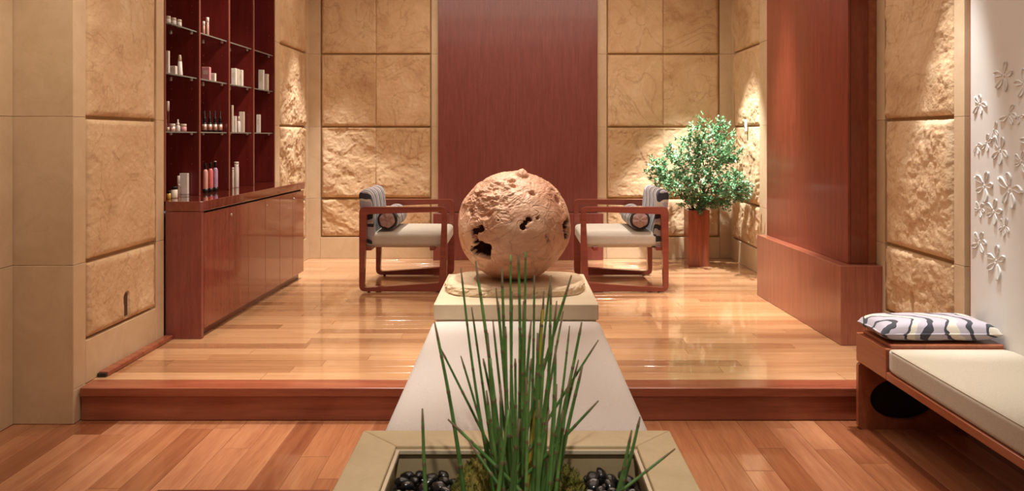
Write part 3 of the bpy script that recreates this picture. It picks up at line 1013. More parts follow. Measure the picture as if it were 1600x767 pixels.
def make_chair(loc, rz, label):
    t = empty('armchair', loc, rz)
    tag(t, label, 'armchair', 'two facing armchairs')
    side_frame(t, -0.380, -0.328)
    side_frame(t, 0.328, 0.380)
    for x0, x1 in ((-0.29, -0.25), (0.20, 0.24)):
        box('seat_rail', (x0, -0.328, 0.315), (x1, 0.328, 0.345), M['chairwood'], t, 0.003)
    bm = rounded_box_mesh(0.300, 0.326, 0.056, 0.035, 0.012, 16)
    from_bm('seat', bm, M['fabric'], t, (0.034, 0, 0.394), None, True)
    # upholstered back: a slab leaning back with a full round top
    prof = []
    lean = -0.10
    hb, tk = 0.40, 0.098
    for i in range(7):
        prof.append((-tk / 2, i / 6 * hb))
    for i in range(1, 12):
        a = PI - PI * i / 12
        prof.append((tk / 2 * math.cos(a), hb + tk / 2 * math.sin(a)))
    for i in range(7):
        prof.append((tk / 2, hb - i / 6 * hb))
    vs, fs = [], []
    ys = [-0.322, -0.318, -0.305] + [-0.28 + 0.56 * i / 10 for i in range(11)] + [0.305, 0.318, 0.322]
    for y in ys:
        e = abs(y)
        sc = 1.0 if e < 0.30 else (0.975 if e < 0.31 else (0.94 if e < 0.32 else 0.88))
        for (x, z) in prof:
            vs.append((x * sc + lean * z, y, z * (1 - (1 - sc) * 0.3)))
    k = len(prof)
    for i in range(len(ys) - 1):
        for j in range(k - 1):
            fs.append((i * k + j, (i + 1) * k + j, (i + 1) * k + j + 1, i * k + j + 1))
        fs.append((i * k + k - 1, (i + 1) * k + k - 1, (i + 1) * k, i * k))
    fs.append(tuple(range(k)))
    fs.append(tuple((len(ys) - 1) * k + j for j in range(k - 1, -1, -1)))
    from_data('backrest', vs, fs, M['stripe'], t, (-0.264, 0, 0.338))
    return t


def make_bolster(loc, label, ry):
    t = empty('bolster_cushion', loc)
    tag(t, label, 'cushion', 'two printed bolsters')
    r, hl = 0.083, 0.275
    prof = [(r * 0.6, -hl), (r * 0.86, -hl + 0.004), (r * 0.98, -hl + 0.018), (r * 1.02, -hl + 0.06), (r * 1.03, 0), (r * 1.02, hl - 0.06), (r * 0.98, hl - 0.018), (r * 0.86, hl - 0.004), (r * 0.6, hl)]
    v, f = lathe(prof, 28)
    v = [(a, c, b) for a, b, c in v]
    from_data('cover', v, f, M['stripe'], t)
    for s in (-1, 1):
        # gathered end: pleated rosette with a black ring and a button
        vs, fs = [(0, s * (hl + 0.002), 0)], []
        n = 48
        for ring, (rr, dy) in enumerate(((0.35, 0.010), (0.62, 0.011), (0.74, 0.003))):
            for k in range(n):
                a = 2 * PI * k / n
                pl = 0.0035 * math.cos(a * 6) * (1 if ring < 2 else 0.4)
                vs.append((r * rr * math.cos(a) * (1 + 0.05 * math.cos(a * 6)), s * (hl + dy + pl - 0.004), r * rr * math.sin(a) * (1 + 0.05 * math.cos(a * 6))))
        for k in range(n):
            k2 = (k + 1) % n
            fs.append((0, 1 + k, 1 + k2))
            for ring in range(2):
                fs.append((1 + ring * n + k, 1 + (ring + 1) * n + k, 1 + (ring + 1) * n + k2, 1 + ring * n + k2))
        from_data('end_rosette', vs, fs, M['rosette'], t)
        v, f = lathe([(r * 0.72, 0.0), (r * 0.80, 0.006), (r * 0.90, 0.004), (r * 0.97, -0.012)], 28)
        v = [(a, s * (hl + c - 0.001), b) for a, b, c in v]
        from_data('end_ring', v, f[:-2], M['black_cloth'], t)
        v, f = lathe([(0.004, 0.004), (0.008, 0.008), (0.006, 0.012)], 12)
        from_data('button', [(a, s * (hl + c), b) for a, b, c in v], f, M['rosette'], t)
    t.rotation_euler = (0, ry, 0)
    return t


make_chair((-0.868, 6.280, 0), 0, 'red wood armchair facing right, standing before the rough stone slabs near the shelves')
make_chair((0.838, 6.280, 0), PI, 'red wood armchair facing left, standing beside the leafy plant')
make_bolster((-1.006, 6.28, 0.547), 'striped bolster cushion on the armchair near the shelves', 0.3)
make_bolster((0.972, 6.28, 0.547), 'striped bolster cushion on the armchair beside the leafy plant', -0.5)

# ------------------------------------------------------------------ pedestal, slab and wooden sphere
PX0, PX1, PY0, PY1, PZ = -0.421, 0.424, 3.93, 4.80, 0.340
pd = empty('pedestal', (0.0, 4.36, 0))
tag(pd, 'square pale limestone pedestal carrying the wooden sphere', 'pedestal')
box('base', (PX0 + 0.012, PY0 - 4.36 + 0.012, 0), (PX1 - 0.012, PY1 - 4.36 - 0.012, 0.258), M['pale'], pd, 0.003)
box('top', (PX0, PY0 - 4.36, 0.260), (PX1, PY1 - 4.36, PZ), M['pale'], pd, 0.004, 2)


def slab_mesh():
    n = 150
    ring = []
    for k in range(n):
        a = 2 * PI * k / n
        c, s = math.cos(a), math.sin(a)
        e = 3.6
        rr = (abs(c / 0.385) ** e + abs(s / 0.27) ** e) ** (-1 / e)
        rr *= 1 + 0.05 * noise.noise(Vector((c * 1.6, s * 1.6, 2.2)))
        ring.append((rr * c, rr * s))
    lv = [(1.0, 0.0), (1.004, 0.010), (0.999, 0.020), (1.0, 0.030), (0.985, 0.040), (0.975, 0.046), (0.955, 0.050)]
    vs, fs = [], []
    for (sc, z) in lv:
        for (x, y) in ring:
            nz = 0.011 * noise.fractal(Vector((x * 22, y * 22, z * 40)), 0.8, 2, 3) if 0.0 < z < 0.046 else 0
            q = 1 + nz / 0.35
            vs.append((x * sc * q, y * sc * q, z + (0.002 * noise.noise(Vector((x * 9, y * 9, 1))) if z > 0.03 else 0)))
    for i in range(len(lv) - 1):
        for k in range(n):
            k2 = (k + 1) % n
            fs.append((i * n + k, i * n + k2, (i + 1) * n + k2, (i + 1) * n + k))
    # flat top as shrinking rings
    m = len(lv)
    for q in (0.75, 0.45, 0.15):
        for (x, y) in ring:
            vs.append((x * q, y * q, 0.050 + 0.0015 * noise.noise(Vector((x * q * 9, y * q * 9, 5)))))
        i = m - 1
        for k in range(n):
            k2 = (k + 1) % n
            fs.append((i * n + k, i * n + k2, (i + 1) * n + k2, (i + 1) * n + k))
        m += 1
    fs.append(tuple((m - 1) * n + k for k in range(n)))
    fs.append(tuple(range(n - 1, -1, -1)))
    return vs, fs


v, f = slab_mesh()
so = from_data('stone_slab', v, f, M['slab'], None, (0.0, 4.37, PZ + 0.0005), None, False)
tag(so, 'rough-edged pitted stone slab lying under the wooden sphere', 'slab')


def burl():
    bm = bmesh.new()
    bmesh.ops.create_icosphere(bm, subdivisions=8, radius=1.0)
    RX, RZ = 0.322, 0.308
    # openings: centre (u right, v up on the front, in radii), radius, depth, front
    def dirv(px, py, front=True):
        u, w = (px - 337) / 244, -(py - 304) / 244
        q = max(0.0, 1 - u * u - w * w)
        return Vector((u, -math.sqrt(q) if front else math.sqrt(q), w)).normalized()
    holes = []
    for (px, py, rr, dep) in [(205, 388, 0.14, 0.62), (233, 372, 0.06, 0.55), (174, 395, 0.075, 0.55), (178, 350, 0.06, 0.28), (172, 318, 0.075, 0.30), (190, 296, 0.065, 0.26), (208, 294, 0.03, 0.2),
                              (377, 283, 0.045, 0.40), (389, 264, 0.034, 0.40), (402, 246, 0.038, 0.45),
                              (556, 298, 0.085, 0.45), (560, 330, 0.085, 0.45), (566, 275, 0.045, 0.25), (572, 372, 0.04, 0.2),
                              (277, 257, 0.018, 0.1), (432, 247, 0.022, 0.1), (412, 146, 0.045, 0.10), (523, 182, 0.055, 0.14), (155, 222, 0.05, 0.16), (160, 240, 0.035, 0.14),
                              (160, 466, 0.05, 0.10), (478, 345, 0.03, 0.05), (330, 92, 0.06, 0.22), (334, 112, 0.035, 0.18), (470, 330, 0.022, 0.05)]:
        holes.append((dirv(px, py), rr * 1.35, dep))
    shallow = [(dirv(262, 128), 0.17, 0.055), (dirv(300, 175), 0.20, 0.035), (dirv(215, 210), 0.20, 0.045), (dirv(440, 440), 0.16, 0.02), (dirv(455, 400), 0.12, 0.018), (dirv(120, 230), 0.14, 0.03)]
    rr_ = random.Random(3)
    for _ in range(22):                                 # the unseen back carries hollows of its own
        d = Vector((rr_.gauss(0, 1), abs(rr_.gauss(0, 1)) + 0.35, rr_.gauss(0, 0.8))).normalized()
        holes.append((d, rr_.uniform(0.03, 0.13), rr_.uniform(0.1, 0.35)))
    gone = []
    knob = dirv(372, 72)
    rough_c = dirv(230, 170)
    for vt in bm.verts:
        d = vt.co.normalized()
        r = 1.0
        wv = Vector((noise.noise(d * 5), noise.noise(d * 5 + Vector((9, 0, 0))), noise.noise(d * 5 + Vector((0, 9, 0)))))
        dw = d + wv * 0.035
        dw2 = dw + Vector((noise.noise(d * 15), noise.noise(d * 15 + Vector((3, 3, 0))), noise.noise(d * 15 + Vector((0, 3, 3))))) * 0.022
        r += 0.022 * noise.noise(d * 2.2 + Vector((1.7, 0, 0))) + 0.008 * noise.noise(d * 6)
        # weathered grain folds on the upper part
        k = max(0.0, 1 - (d - rough_c).length / 0.75)
        k = k * k * (3 - 2 * k)
        up = max(0.0, min(1.0, (d.z - 0.25) / 0.5))
        fold = noise.fractal(Vector((d.x * 4 + d.z * 3, d.y * 4, d.z * 9 - d.x * 4)) + wv * 0.8, 0.7, 2.2, 4)
        r += 0.060 * fold * k + 0.020 * fold * up
        r += 0.0025 * noise.fractal(d * 26, 0.8, 2, 3)
        # creases
        cr = abs(noise.noise(d * 3.3 + wv * 0.6 + Vector((5, 2, 0))))
        if cr < 0.035:
            r -= 0.016 * (1 - cr / 0.035)
        for c, a, dep in shallow:
            q = (dw - c).length / a
            if q < 1:
                r -= dep * (1 - q * q) ** 0.6
        sink = 0.0
        for c, a, dep in holes:
            q = (dw2 - c).length / a
            if q < 1.5:
                if q < 1:
                    t = min(1, (1 - q) / 0.14)
                    t = t * t * (3 - 2 * t)
                    if dep >= 0.25:
                        sink = max(sink, 0.16 * t)
                        if q < 0.90:
                            gone.append(vt)
                    else:
                        r -= dep * t * (0.8 + 0.2 * noise.noise(d * 12))
                else:
                    r -= 0.010 * (1.5 - q) / 0.5
        r -= sink
        q = (d - knob).length / 0.12
        if q < 1:
            r += 0.11 * (1 - q * q) ** 0.5
        r = max(r, 0.32)
        vt.co = Vector((d.x * r * RX, d.y * r * RX, d.z * r * RZ))
        if vt.co.z < -0.290:
            vt.co.z = -0.290 - (-0.290 - vt.co.z) * 0.25
    bmesh.ops.delete(bm, geom=list(set(gone)), context='VERTS')     # the ball is hollow: these are real openings
    return bm


bo = from_bm('wooden_sphere', burl(), M['burl'], None, (-0.011, 4.385, 0.692), None, True)
tag(bo, 'large weathered root-wood sphere with dark hollows on a stone slab', 'sculpture')

# ------------------------------------------------------------------ centre bench
cb2 = empty('upholstered_bench', (0.0, 3.2, LOW))
tag(cb2, 'long cream upholstered bench between stone planter and pedestal', 'bench')
BW = 0.428
box('base', (-BW + 0.06, -0.74, 0), (BW - 0.06, 0.462, 0.27), M['benchwood'], cb2, 0.003)
box('seat_board', (-BW - 0.012, -0.755, 0.272), (BW + 0.014, 0.727, 0.322), M['benchwood'], cb2, 0.003)
bm = rounded_box_mesh(BW, 0.738, 0.051, 0.028, 0.008, 22)
from_bm('cushion', bm, M['fabric_bench'], cb2, (0.002, -0.012, 0.3695), None, True)

# ------------------------------------------------------------------ stone planter
QX0, QX1, QY0, QY1, QZ = -0.482, 0.486, 1.47, 2.430, 0.270
RIM = 0.122
pl = empty('stone_planter', (0.0, 1.95, LOW))
tag(pl, 'square beige limestone planter with mitred rim in the foreground', 'planter')
po_ = (0.0, 1.95)
for (q, h0) in (([(QX0, QY1), (QX1, QY1), (QX1 - RIM, QY1 - RIM), (QX0 + RIM, QY1 - RIM)], 0), ([(QX0, QY0), (QX0, QY1), (QX0 + RIM, QY1 - RIM), (QX0 + RIM, QY0 + RIM)], 0),
               ([(QX1, QY0), (QX1 - RIM, QY0 + RIM), (QX1 - RIM, QY1 - RIM), (QX1, QY1)], 0), ([(QX0, QY0), (QX0 + RIM, QY0 + RIM), (QX1 - RIM, QY0 + RIM), (QX1, QY0)], 0)):
    cx_ = sum(p[0] for p in q) / 4
    cy_ = sum(p[1] for p in q) / 4
    qq = [(cx_ + (x - cx_) * 0.9985, cy_ + (y - cy_) * 0.9985) for x, y in q]
    prism('rim_stone', rel(qq, po_), QZ - 0.03 - LOW, QZ - LOW, M['planter'], pl, 0.002)
I = 0.119
for a, b in (((QX0 + 0.012, QY0 + 0.012), (QX1 - 0.012, QY0 + I)), ((QX0 + 0.012, QY1 - I), (QX1 - 0.012, QY1 - 0.012)),
             ((QX0 + 0.012, QY0 + I), (QX0 + I, QY1 - I)), ((QX1 - I, QY0 + I), (QX1 - 0.012, QY1 - I))):
    box('side_stone', (a[0], a[1] - 1.95, 0), (b[0], b[1] - 1.95, QZ - 0.031 - LOW), M['planter'], pl, 0.001)
# inner ledge strip just under the rim
J = RIM + 0.012
ln = box('inner_lip', (QX0 + RIM - 0.01, QY1 - RIM - 0.012 - 1.95, QZ - 0.021 - LOW), (QX1 - RIM + 0.01, QY1 - RIM - 0.001 - 1.95, QZ - 0.009 - LOW), M['pale'], pl, 0.001)
for s, x in ((1, QX0 + RIM), (-1, QX1 - RIM)):
    box('inner_lip', (min(x + s * 0.001, x + s * 0.012), QY0 + RIM - 1.95, QZ - 0.021 - LOW), (max(x + s * 0.001, x + s * 0.012), QY1 - RIM - 0.012 - 1.95, QZ - 0.009 - LOW), M['pale'], pl, 0.001)
sx0, sx1, sy0, sy1 = QX0 + I, QX1 - I, QY0 + I, QY1 - I
SOILZ = 0.165
vs, fs = [], []
n = 40
for j in range(n + 1):
    for i in range(n + 1):
        x, y = sx0 + (sx1 - sx0) * i / n, sy0 + (sy1 - sy0) * j / n
        hz = 0.03 * math.exp(-((x / 0.14) ** 2 + ((y - 1.93) / 0.2) ** 2))
        vs.append((x, y - 1.95, SOILZ + hz + 0.006 * noise.noise(Vector((x * 30, y * 30, 0))) - LOW))
for j in range(n):
    for i in range(n):
        fs.append((j * (n + 1) + i, j * (n + 1) + i + 1, (j + 1) * (n + 1) + i + 1, (j + 1) * (n + 1) + i))
soil = from_data('soil', vs, fs, M['soil'], pl)

# pebbles
PEB = []
for k in range(5):
    bm = bmesh.new()
    bmesh.ops.create_icosphere(bm, subdivisions=3, radius=1)
    for vt in bm.verts:
        d = vt.co.normalized()
        q = 1 + 0.14 * noise.noise(d * 1.4 + Vector((k * 5, 0, 0)))
        vt.co = Vector((d.x * q, d.y * q * 0.78, d.z * q * 0.56))
    me = bpy.data.meshes.new('pebble')
    bm.to_mesh(me)
    bm.free()
    me.materials.append(M['pebble'])
    me.polygons.foreach_set('use_smooth', [True] * len(me.polygons))
    PEB.append(me)
rp_ = random.Random(21)


def pebble(x, y, z, s, side):
    o = link_mesh('pebble', PEB[rp_.randrange(5)], None, (x, y, z), (rp_.uniform(-0.5, 0.5), rp_.uniform(-0.5, 0.5), rp_.uniform(0, 6.28)))
    o.scale = (s, s, s)
    if side < 0:
        tag(o, 'glossy black pebble in the left corner of the stone planter', 'pebble', 'pebbles left of the horsetail')
    else:
        tag(o, 'glossy black pebble in the right corner of the stone planter', 'pebble', 'pebbles right of the horsetail')


placed = []
for side, (a, b) in ((-1, (sx0 + 0.030, -0.185)), (1, (0.212, sx1 - 0.032))):
    for layer in (0, 1):
        tries = 0
        cnt = 0
        while tries < 4000 and cnt < (56 if layer == 0 else 38):
            tries += 1
            x, y = rp_.uniform(a, b), rp_.uniform(1.84, sy1 - 0.026)
            s = rp_.uniform(0.017, 0.025)
            z = SOILZ + 0.014 + layer * 0.017 + rp_.uniform(0, 0.004)
            if layer == 1 and y < 1.9:
                continue
            if all((x - q[0]) ** 2 + (y - q[1]) ** 2 > (0.83 * (s + q[3])) ** 2 for q in placed if abs(q[2] - z) < 0.010):
                placed.append((x, y, z, s))
                pebble(x, y, z, s, side)
                cnt += 1


# moss tufts round the foot of the horsetail
def moss_clump(cx, cy, rx, ry, hgt, cnt, seed):
    rr = random.Random(seed)
    vs, fs = [], []
    for _ in range(cnt):
        a, q = rr.uniform(0, 2 * PI), math.sqrt(rr.random())
        x, y = cx + rx * q * math.cos(a), cy + ry * q * math.sin(a)
        z = SOILZ + hgt * (1 - q * q) * rr.uniform(0.5, 1)
        d = Vector((rr.gauss(0, 0.6), rr.gauss(0, 0.6), 1)).normalized() * rr.uniform(0.008, 0.018)
        w = Vector((rr.gauss(0, 1), rr.gauss(0, 1), 0)).normalized() * 0.0022
        p = Vector((x, y, z))
        b = len(vs)
        vs += [p - w, p + w, p + d + w * 0.6, p + d - w * 0.6]
        fs.append((b, b + 1, b + 2, b + 3))
    # mound under the tufts
    b = len(vs)
    n = 20
    vs.append(Vector((cx, cy, SOILZ + hgt)))
    for ring in range(1, 6):
        q = ring / 5
        for k in range(n):
            a = 2 * PI * k / n
            vs.append(Vector((cx + rx * q * math.cos(a), cy + ry * q * math.sin(a), SOILZ - 0.004 + hgt * (1 - q * q) + 0.006 * noise.noise(Vector((ring, k, seed)) * 0.7))))
    for k in range(n):
        k2 = (k + 1) % n
        fs.append((b, b + 1 + k, b + 1 + k2))
        for ring in range(4):
            fs.append((b + 1 + ring * n + k, b + 1 + (ring + 1) * n + k, b + 1 + (ring + 1) * n + k2, b + 1 + ring * n + k2))
    c0 = Vector((cx, cy, SOILZ))
    return from_data('moss', [Vector(v) - c0 for v in vs], fs, M['moss'], None, c0, None, False)


for k, (cx, cy, rx, ry, hg, lab) in enumerate([(-0.112, 2.20, 0.075, 0.10, 0.105, 'green and rust moss cushion at the horsetail foot beside the left pebbles'),
                                               (0.02, 1.90, 0.12, 0.16, 0.045, 'green moss cushion under the horsetail stems'),
                                               (0.145, 2.19, 0.06, 0.09, 0.090, 'golden-brown moss cushion at the horsetail foot beside the right pebbles')]):
    mo = moss_clump(cx, cy, rx, ry, hg, 2600, 31 + k)
    tag(mo, lab, 'moss', None, 'stuff')

# ------------------------------------------------------------------ horsetail
hq = empty('horsetail_plant', (0.0, 1.95, SOILZ))
tag(hq, 'clump of tall green horsetail stems growing in the stone planter', 'plant')
hc = hq.location.copy()
rs = random.Random(77)
# tip px, tip py, column at the bottom of the frame, depth
STEMS = [(660, 638, 668, 1.86), (679, 503, 722, 2.00), (688, 543, 800, 2.05), (720, 556, 775, 2.00), (720, 418, 772, 2.10), (743, 408, 786, 2.08),
         (737, 480, 778, 2.14), (784, 418, 796, 2.10), (798, 398, 812, 2.00), (810, 398, 806, 2.12), (821, 393, 812, 2.10), (893, 430, 800, 2.12),
         (850, 455, 822, 2.14), (861, 430, 838, 2.04), (861, 446, 846, 2.12), (880, 486, 842, 2.00), (890, 509, 850, 2.06), (909, 503, 846, 2.02),
         (935, 531, 790, 2.08), (910, 572, 872, 1.98), (904, 562, 862, 2.04), (935, 626, 790, 2.00), (1000, 651, 966, 1.90), (987, 672, 960, 1.84),
         (1055, 701, 975, 1.88), (770, 500, 800, 2.04), (778, 470, 806, 1.98), (762, 520, 792, 1.94), (790, 510, 808, 1.92), (830, 500, 822, 1.96),
         (818, 470, 818, 2.04), (840, 520, 830, 1.94), (805, 560, 800, 1.78), (782, 600, 785, 1.74), (850, 560, 838, 1.82), (868, 540, 848, 1.88),
         (822, 590, 814, 1.72), (795, 640, 780, 1.66), (842, 625, 835, 1.70), (870, 600, 858, 1.80), (760, 610, 790, 1.86), (755, 560, 800, 1.96),
         (880, 640, 862, 1.84), (812, 655, 806, 1.60), (890, 590, 870, 1.9), (700, 655, 806, 1.84), (733, 690, 790, 1.80), (775, 450, 800, 2.14),
         (835, 430, 826, 2.16), (848, 480, 836, 2.16), (800, 455, 800, 2.16), (870, 470, 828, 2.1), (766, 560, 782, 1.88), (858, 640, 846, 1.72), (830, 560, 826, 1.84)]
for i, (tx, ty, bx, y) in enumerate(STEMS):
    top = P(tx, ty, y + rs.uniform(-0.03, 0.05))
    bot = P(bx, 767, y)
    d = (bot - top)
    # carry the line on down to the soil
    k = (SOILZ + 0.005 - top.z) / d.z
    base = top + d * k
    base.x = max(sx0 + 0.05, min(sx1 - 0.05, base.x))
    base.y = max(sy0 + 0.05, min(sy1 - 0.02, base.y))
    L = (top - base).length
    n = max(10, int(L / 0.02))
    bow = Vector((rs.uniform(-1, 1), rs.uniform(-0.6, 0.6), 0)) * 0.012
    r0 = rs.uniform(0.0050, 0.0070)
    seg = rs.uniform(0.09, 0.13)
    off = rs.uniform(0, seg)
    stops = []
    s = 0.0
    marks = []
    q = off
    while q < L - 0.012:
        marks.append(q)
        q += seg * rs.uniform(0.85, 1.15)
    ss = sorted({0.0, L} | {L * j / 12 for j in range(13)} | {m + e for m in marks for e in (-0.005, -0.004, 0.0, 0.004, 0.005)})
    ss = [x for x in ss if 0 <= x <= L]
    pts, rad, isn = [], [], []
    for x in ss:
        t = x / L
        pts.append(base.lerp(top, t) + bow * math.sin(PI * t) - hc)
        nm = min((abs(x - m) for m in marks), default=1)
        rr = r0 * (1 - 0.48 * t)
        rad.append(rr * (1.10 if nm < 0.0045 else 1.0))
        isn.append(nm < 0.0045)
    if L > 0:
        rad[-1] *= 0.6
    v, f = tube(pts, rad, 8)
    idx = []
    for a in range(len(pts) - 1):
        mi = 1 if (isn[a] and isn[a + 1]) or a == len(pts) - 2 else 0
        idx += [mi] * 8
    idx += [0, 1]
    dry = i in (12, 47)
    from_data('stem', v, f, [M['stem_dry'] if dry else M['stem'], M['node']], hq, None, None, True, idx)

# ------------------------------------------------------------------ wall bench on the right with cushion and pillow
BX0, BX1, BYE = 1.590, 2.100, 3.587
wbn = empty('wall_bench', (1.85, 3.0, LOW))
tag(wbn, 'long red wood wall bench with sand upholstery under the white panel', 'bench')
bo_ = Vector((1.85, 3.0, 0))
SEATH = 0.314
# end panel with an oval opening, facing the camera
bm = bmesh.new()
n = 64
x0, x1, z0, z1 = BX0 - 1.85, BX1 - 1.85, 0.0, SEATH
cx, cz, rx, rz = (1.725 + 0.075) - 1.85, 0.142, 0.155, 0.098
rings = {}
for yy in (BYE - 0.022 - 3.0, BYE - 3.0):
    inn, out = [], []
    for k in range(n):
        a = 2 * PI * (k + 0.5) / n
        c, s = math.cos(a), math.sin(a)
        inn.append(bm.verts.new((cx + rx * c, yy, cz + rz * s)))
        tx = min(((x1 - cx) / c if c > 0 else (x0 - cx) / c), ((z1 - cz) / s if s > 0 else (z0 - cz) / s))
        out.append(bm.verts.new((cx + tx * c, yy, cz + tx * s)))
    rings[yy] = (inn, out)
ya, yb = sorted(rings)
for k in range(n):
    k2 = (k + 1) % n
    ia, oa = rings[ya]
    ib, ob_ = rings[yb]
    bm.faces.new((ia[k], ia[k2], oa[k2], oa[k]))
    bm.faces.new((ib[k2], ib[k], ob_[k], ob_[k2]))
    bm.faces.new((ia[k2], ia[k], ib[k], ib[k2]))
    bm.faces.new((oa[k], oa[k2], ob_[k2], ob_[k]))
from_bm('end_panel', bm, M['benchwood'], wbn)
box('opening_shade', (x0 + 0.03, BYE + 0.001 - 3.0, 0.002), (x1, BYE + 0.012 - 3.0, SEATH), M['black'], wbn, 0.0)  # black board painted in for the shade behind the oval opening
box('end_block', (x0, 3.30 - 3.0, SEATH + 0.0005), (x1, BYE - 3.0, 0.446), M['benchwood'], wbn, 0.002)
box('end_tray', (x0 + 0.022, 3.302 - 3.0, 0.4465), (x1, BYE - 0.018 - 3.0, 0.463), M['benchwood'], wbn, 0.004, 2)
box('seat_board', (x0, 0.9 - 3.0, SEATH + 0.0005), (x1, 3.2995 - 3.0, SEATH + 0.034), M['benchwood'], wbn, 0.002)
box('end_panel', (x0, 0.9 - 3.0, 0), (x1, 0.922 - 3.0, SEATH), M['benchwood'], wbn, 0.002)
bm = rounded_box_mesh((BX1 - BX0) / 2 + 0.004, 1.196, 0.052, 0.02, 0.006, 22)
cu = from_bm('cushion', bm, M['fabric_sand'], wbn, (0.002, 2.098 - 3.0, SEATH + 0.0865), None, True)
hx_, hy_, hz_ = (BX1 - BX0) / 2 + 0.004, 1.196, 0.052
pp = [(-hx_ + 0.004, -hy_ + 0.03 + (2 * hy_ - 0.06) * t / 40, hz_ - 0.006) for t in range(41)]
v, f = tube(pp, 0.0022, 6)
from_data('piping', v, f, M['fabric_sand'], cu)


def pillow_mesh(hx, hy, hz):
    n = 36
    vs, fs = [], []
    for side in (1, -1):
        for j in range(n + 1):
            for i in range(n + 1):
                u, w = -1 + 2 * i / n, -1 + 2 * j / n
                e = max(0, (1 - u ** 6)) ** 0.5 * max(0, (1 - w ** 6)) ** 0.5
                x = hx * u * (1 - 0.05 * (1 - abs(w)) * abs(u) ** 3) - hx * 0.0
                y = hy * w * (1 - 0.06 * (1 - abs(u)) * abs(w) ** 3)
                z = side * hz * e * (1.0 if side > 0 else 0.75) + 0.004 * noise.noise(Vector((x * 9, y * 9, side)))*(e)
                vs.append((x, y, z))
    m = (n + 1)
    for s in (0, 1):
        b = s * m * m
        for j in range(n):
            for i in range(n):
                q = (b + j * m + i, b + j * m + i + 1, b + (j + 1) * m + i + 1, b + (j + 1) * m + i)
                fs.append(q if s == 0 else q[::-1])
    return vs, fs


pw = empty('throw_pillow', (1.842, 3.435, LOW + 0.505))
tag(pw, 'flat pillow with wavy lilac, cream and black print on the wall bench', 'pillow')
v, f = pillow_mesh(0.262, 0.125, 0.050)
me_o = from_data('cover', v, f, M['pillow'], pw)
wl_ = []
for k in range(81):
    a = 2 * PI * k / 80
    c, s = math.cos(a), math.sin(a)
    e = (abs(c) ** 8 + abs(s) ** 8) ** (-1 / 8)
    u, w = c * e, s * e
    wl_.append((0.262 * u * (1 - 0.05 * (1 - abs(w)) * abs(u) ** 3), 0.125 * w * (1 - 0.06 * (1 - abs(u)) * abs(w) ** 3), 0))
v, f = tube(wl_, 0.0045, 6, False)
from_data('piping', v, f, M['pillow'], pw)

# ------------------------------------------------------------------ low wooden stool at the bottom edge
sl_ = empty('low_stool', (-0.74, 1.88, LOW))
tag(sl_, 'low red wood stool at the bottom picture edge beside the planter', 'stool')
box('top', (-0.235, -0.21, 0.36), (0.235, 0.21, 0.40), M['step'], sl_, 0.004, 2)
for sx in (-1, 1):
    box('side_board', (sx * 0.20 - 0.014, -0.19, 0), (sx * 0.20 + 0.014, 0.19, 0.359), M['step'], sl_, 0.002)
box('stretcher', (-0.185, -0.012, 0.12), (0.185, 0.012, 0.19), M['step'], sl_, 0.002)

# ------------------------------------------------------------------ plant in a square wooden vase
va = empty('wooden_vase', (1.685, 7.16, 0))
tag(va, 'tall square red wood vase holding the leafy plant', 'vase')
HW, VH = 0.095, 0.520
bm = bmesh.new()
prof = [(HW * 0.97, 0.0), (HW, 0.004), (HW * 1.03, VH - 0.003), (HW * 1.01, VH), (HW * 0.90, VH), (HW * 0.88, VH - 0.10)]
rows = []
for hw, z in prof:
    rows.append([bm.verts.new((sx * hw, sy * hw, z)) for sx, sy in ((-1, -1), (1, -1), (1, 1), (-1, 1))])
for a, b in zip(rows[:-1], rows[1:]):
    for k in range(4):
        bm.faces.new((a[k], a[(k + 1) % 4], b[(k + 1) % 4], b[k]))
bm.faces.new(rows[0][::-1])
bm.faces.new(rows[-1])
bmesh.ops.bevel(bm, geom=[e for e in bm.edges if abs(e.verts[0].co.z - e.verts[1].co.z) > 0.3], offset=0.003, segments=1, affect='EDGES')
from_bm('body', bm, M['vase'], va, None, (0, 0, 0.0))
box('soil', (-HW * 0.885, -HW * 0.885, VH - 0.10), (HW * 0.885, HW * 0.885, VH - 0.03), M['soil'], va, 0.002)

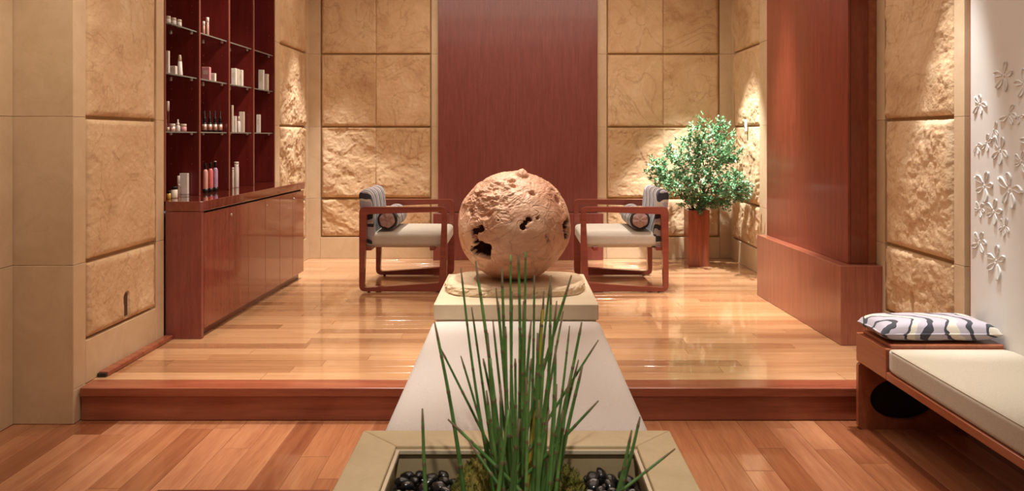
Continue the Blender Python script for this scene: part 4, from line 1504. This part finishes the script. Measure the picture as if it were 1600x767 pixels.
pt = empty('leafy_plant', (1.685, 7.16, VH - 0.03))
tag(pt, 'bushy small-leaved green plant in the square wooden vase', 'plant')
rq = random.Random(5)
CL = [(1110, 196, 26), (1090, 205, 20), (1128, 208, 20), (1075, 226, 22), (1105, 228, 26), (1138, 232, 20), (1060, 250, 24), (1090, 250, 26), (1120, 252, 24),
      (1035, 268, 26), (1062, 275, 24), (1092, 276, 26), (1122, 278, 26), (1022, 264, 18), (1045, 292, 22), (1076, 296, 24), (1106, 300, 24), (1134, 300, 22), (1156, 292, 20),
      (1150, 275, 18), (1068, 314, 16), (1092, 318, 18), (1118, 316, 18), (1146, 238, 18), (1140, 314, 14), (1030, 284, 16), (1158, 304, 14), (1050, 238, 14)]
lv, lf = [], []
bv, bf = [], []
root = Vector((0, 0, 0))
for (px, py, rr) in CL:
    yy = 7.10 + rq.uniform(-0.20, 0.20)
    yy = min(yy, 2.06 * F / (px + rr * 1.25 - VX))
    c = P(px, py, yy)
    rad = rr * yy / F * 1.05
    loc = c - Vector(pt.location)
    st0 = Vector((rq.uniform(-0.05, 0.05), rq.uniform(-0.05, 0.05), -0.02))
    mid = Vector((loc.x * 0.30, loc.y * 0.30, loc.z * 0.55 + 0.02))
    pts = []
    for k in range(9):
        t = k / 8
        p = st0 * (1 - t) ** 2 + mid * (2 * t * (1 - t)) + loc * t * t
        pts.append(p)
    v, f = tube(pts, [0.0042 * (1 - 0.7 * k / 8) for k in range(9)], 5)
    b = len(bv)
    bv += v
    bf += [tuple(i + b for i in q) for q in f]
    for tw in range(17):
        d = Vector((rq.gauss(0, 1), rq.gauss(0, 1), rq.gauss(0.15, 0.8))).normalized()
        sp = pts[rq.randrange(5, 9)]
        en = loc + d * rad * rq.uniform(0.55, 1.15)
        v, f = tube([sp, (sp + en) / 2 + Vector((0, 0, 0.01)), en], [0.0018, 0.0014, 0.0008], 4)
        b = len(bv)
        bv += v
        bf += [tuple(i + b for i in q) for q in f]
        ax = (en - sp)
        for lk in range(22):
            t = rq.uniform(0.35, 1.03)
            p = sp.lerp(en, t) + Vector((rq.gauss(0, 0.006), rq.gauss(0, 0.006), rq.gauss(0, 0.006)))
            ld = (ax.normalized() * 0.5 + Vector((rq.gauss(0, 0.7), rq.gauss(0, 0.7), rq.gauss(0.1, 0.5)))).normalized()
            sd = ld.cross(Vector((rq.gauss(0, 0.4), rq.gauss(0, 0.4), 1))).normalized()
            nl = ld.cross(sd)
            Ln, Wd = rq.uniform(0.022, 0.040), rq.uniform(0.007, 0.0115)
            b = len(lv)
            lv += [p, p + ld * Ln * 0.5 + sd * Wd + nl * 0.003, p + ld * Ln, p + ld * Ln * 0.5 - sd * Wd + nl * 0.003]
            lf += [(b, b + 1, b + 2), (b, b + 2, b + 3)]
fo = from_data('foliage', lv, lf, M['leaf'], pt, None, None, False)
fo['kind'] = 'stuff'
from_data('branches', bv, bf, M['bark'], pt)
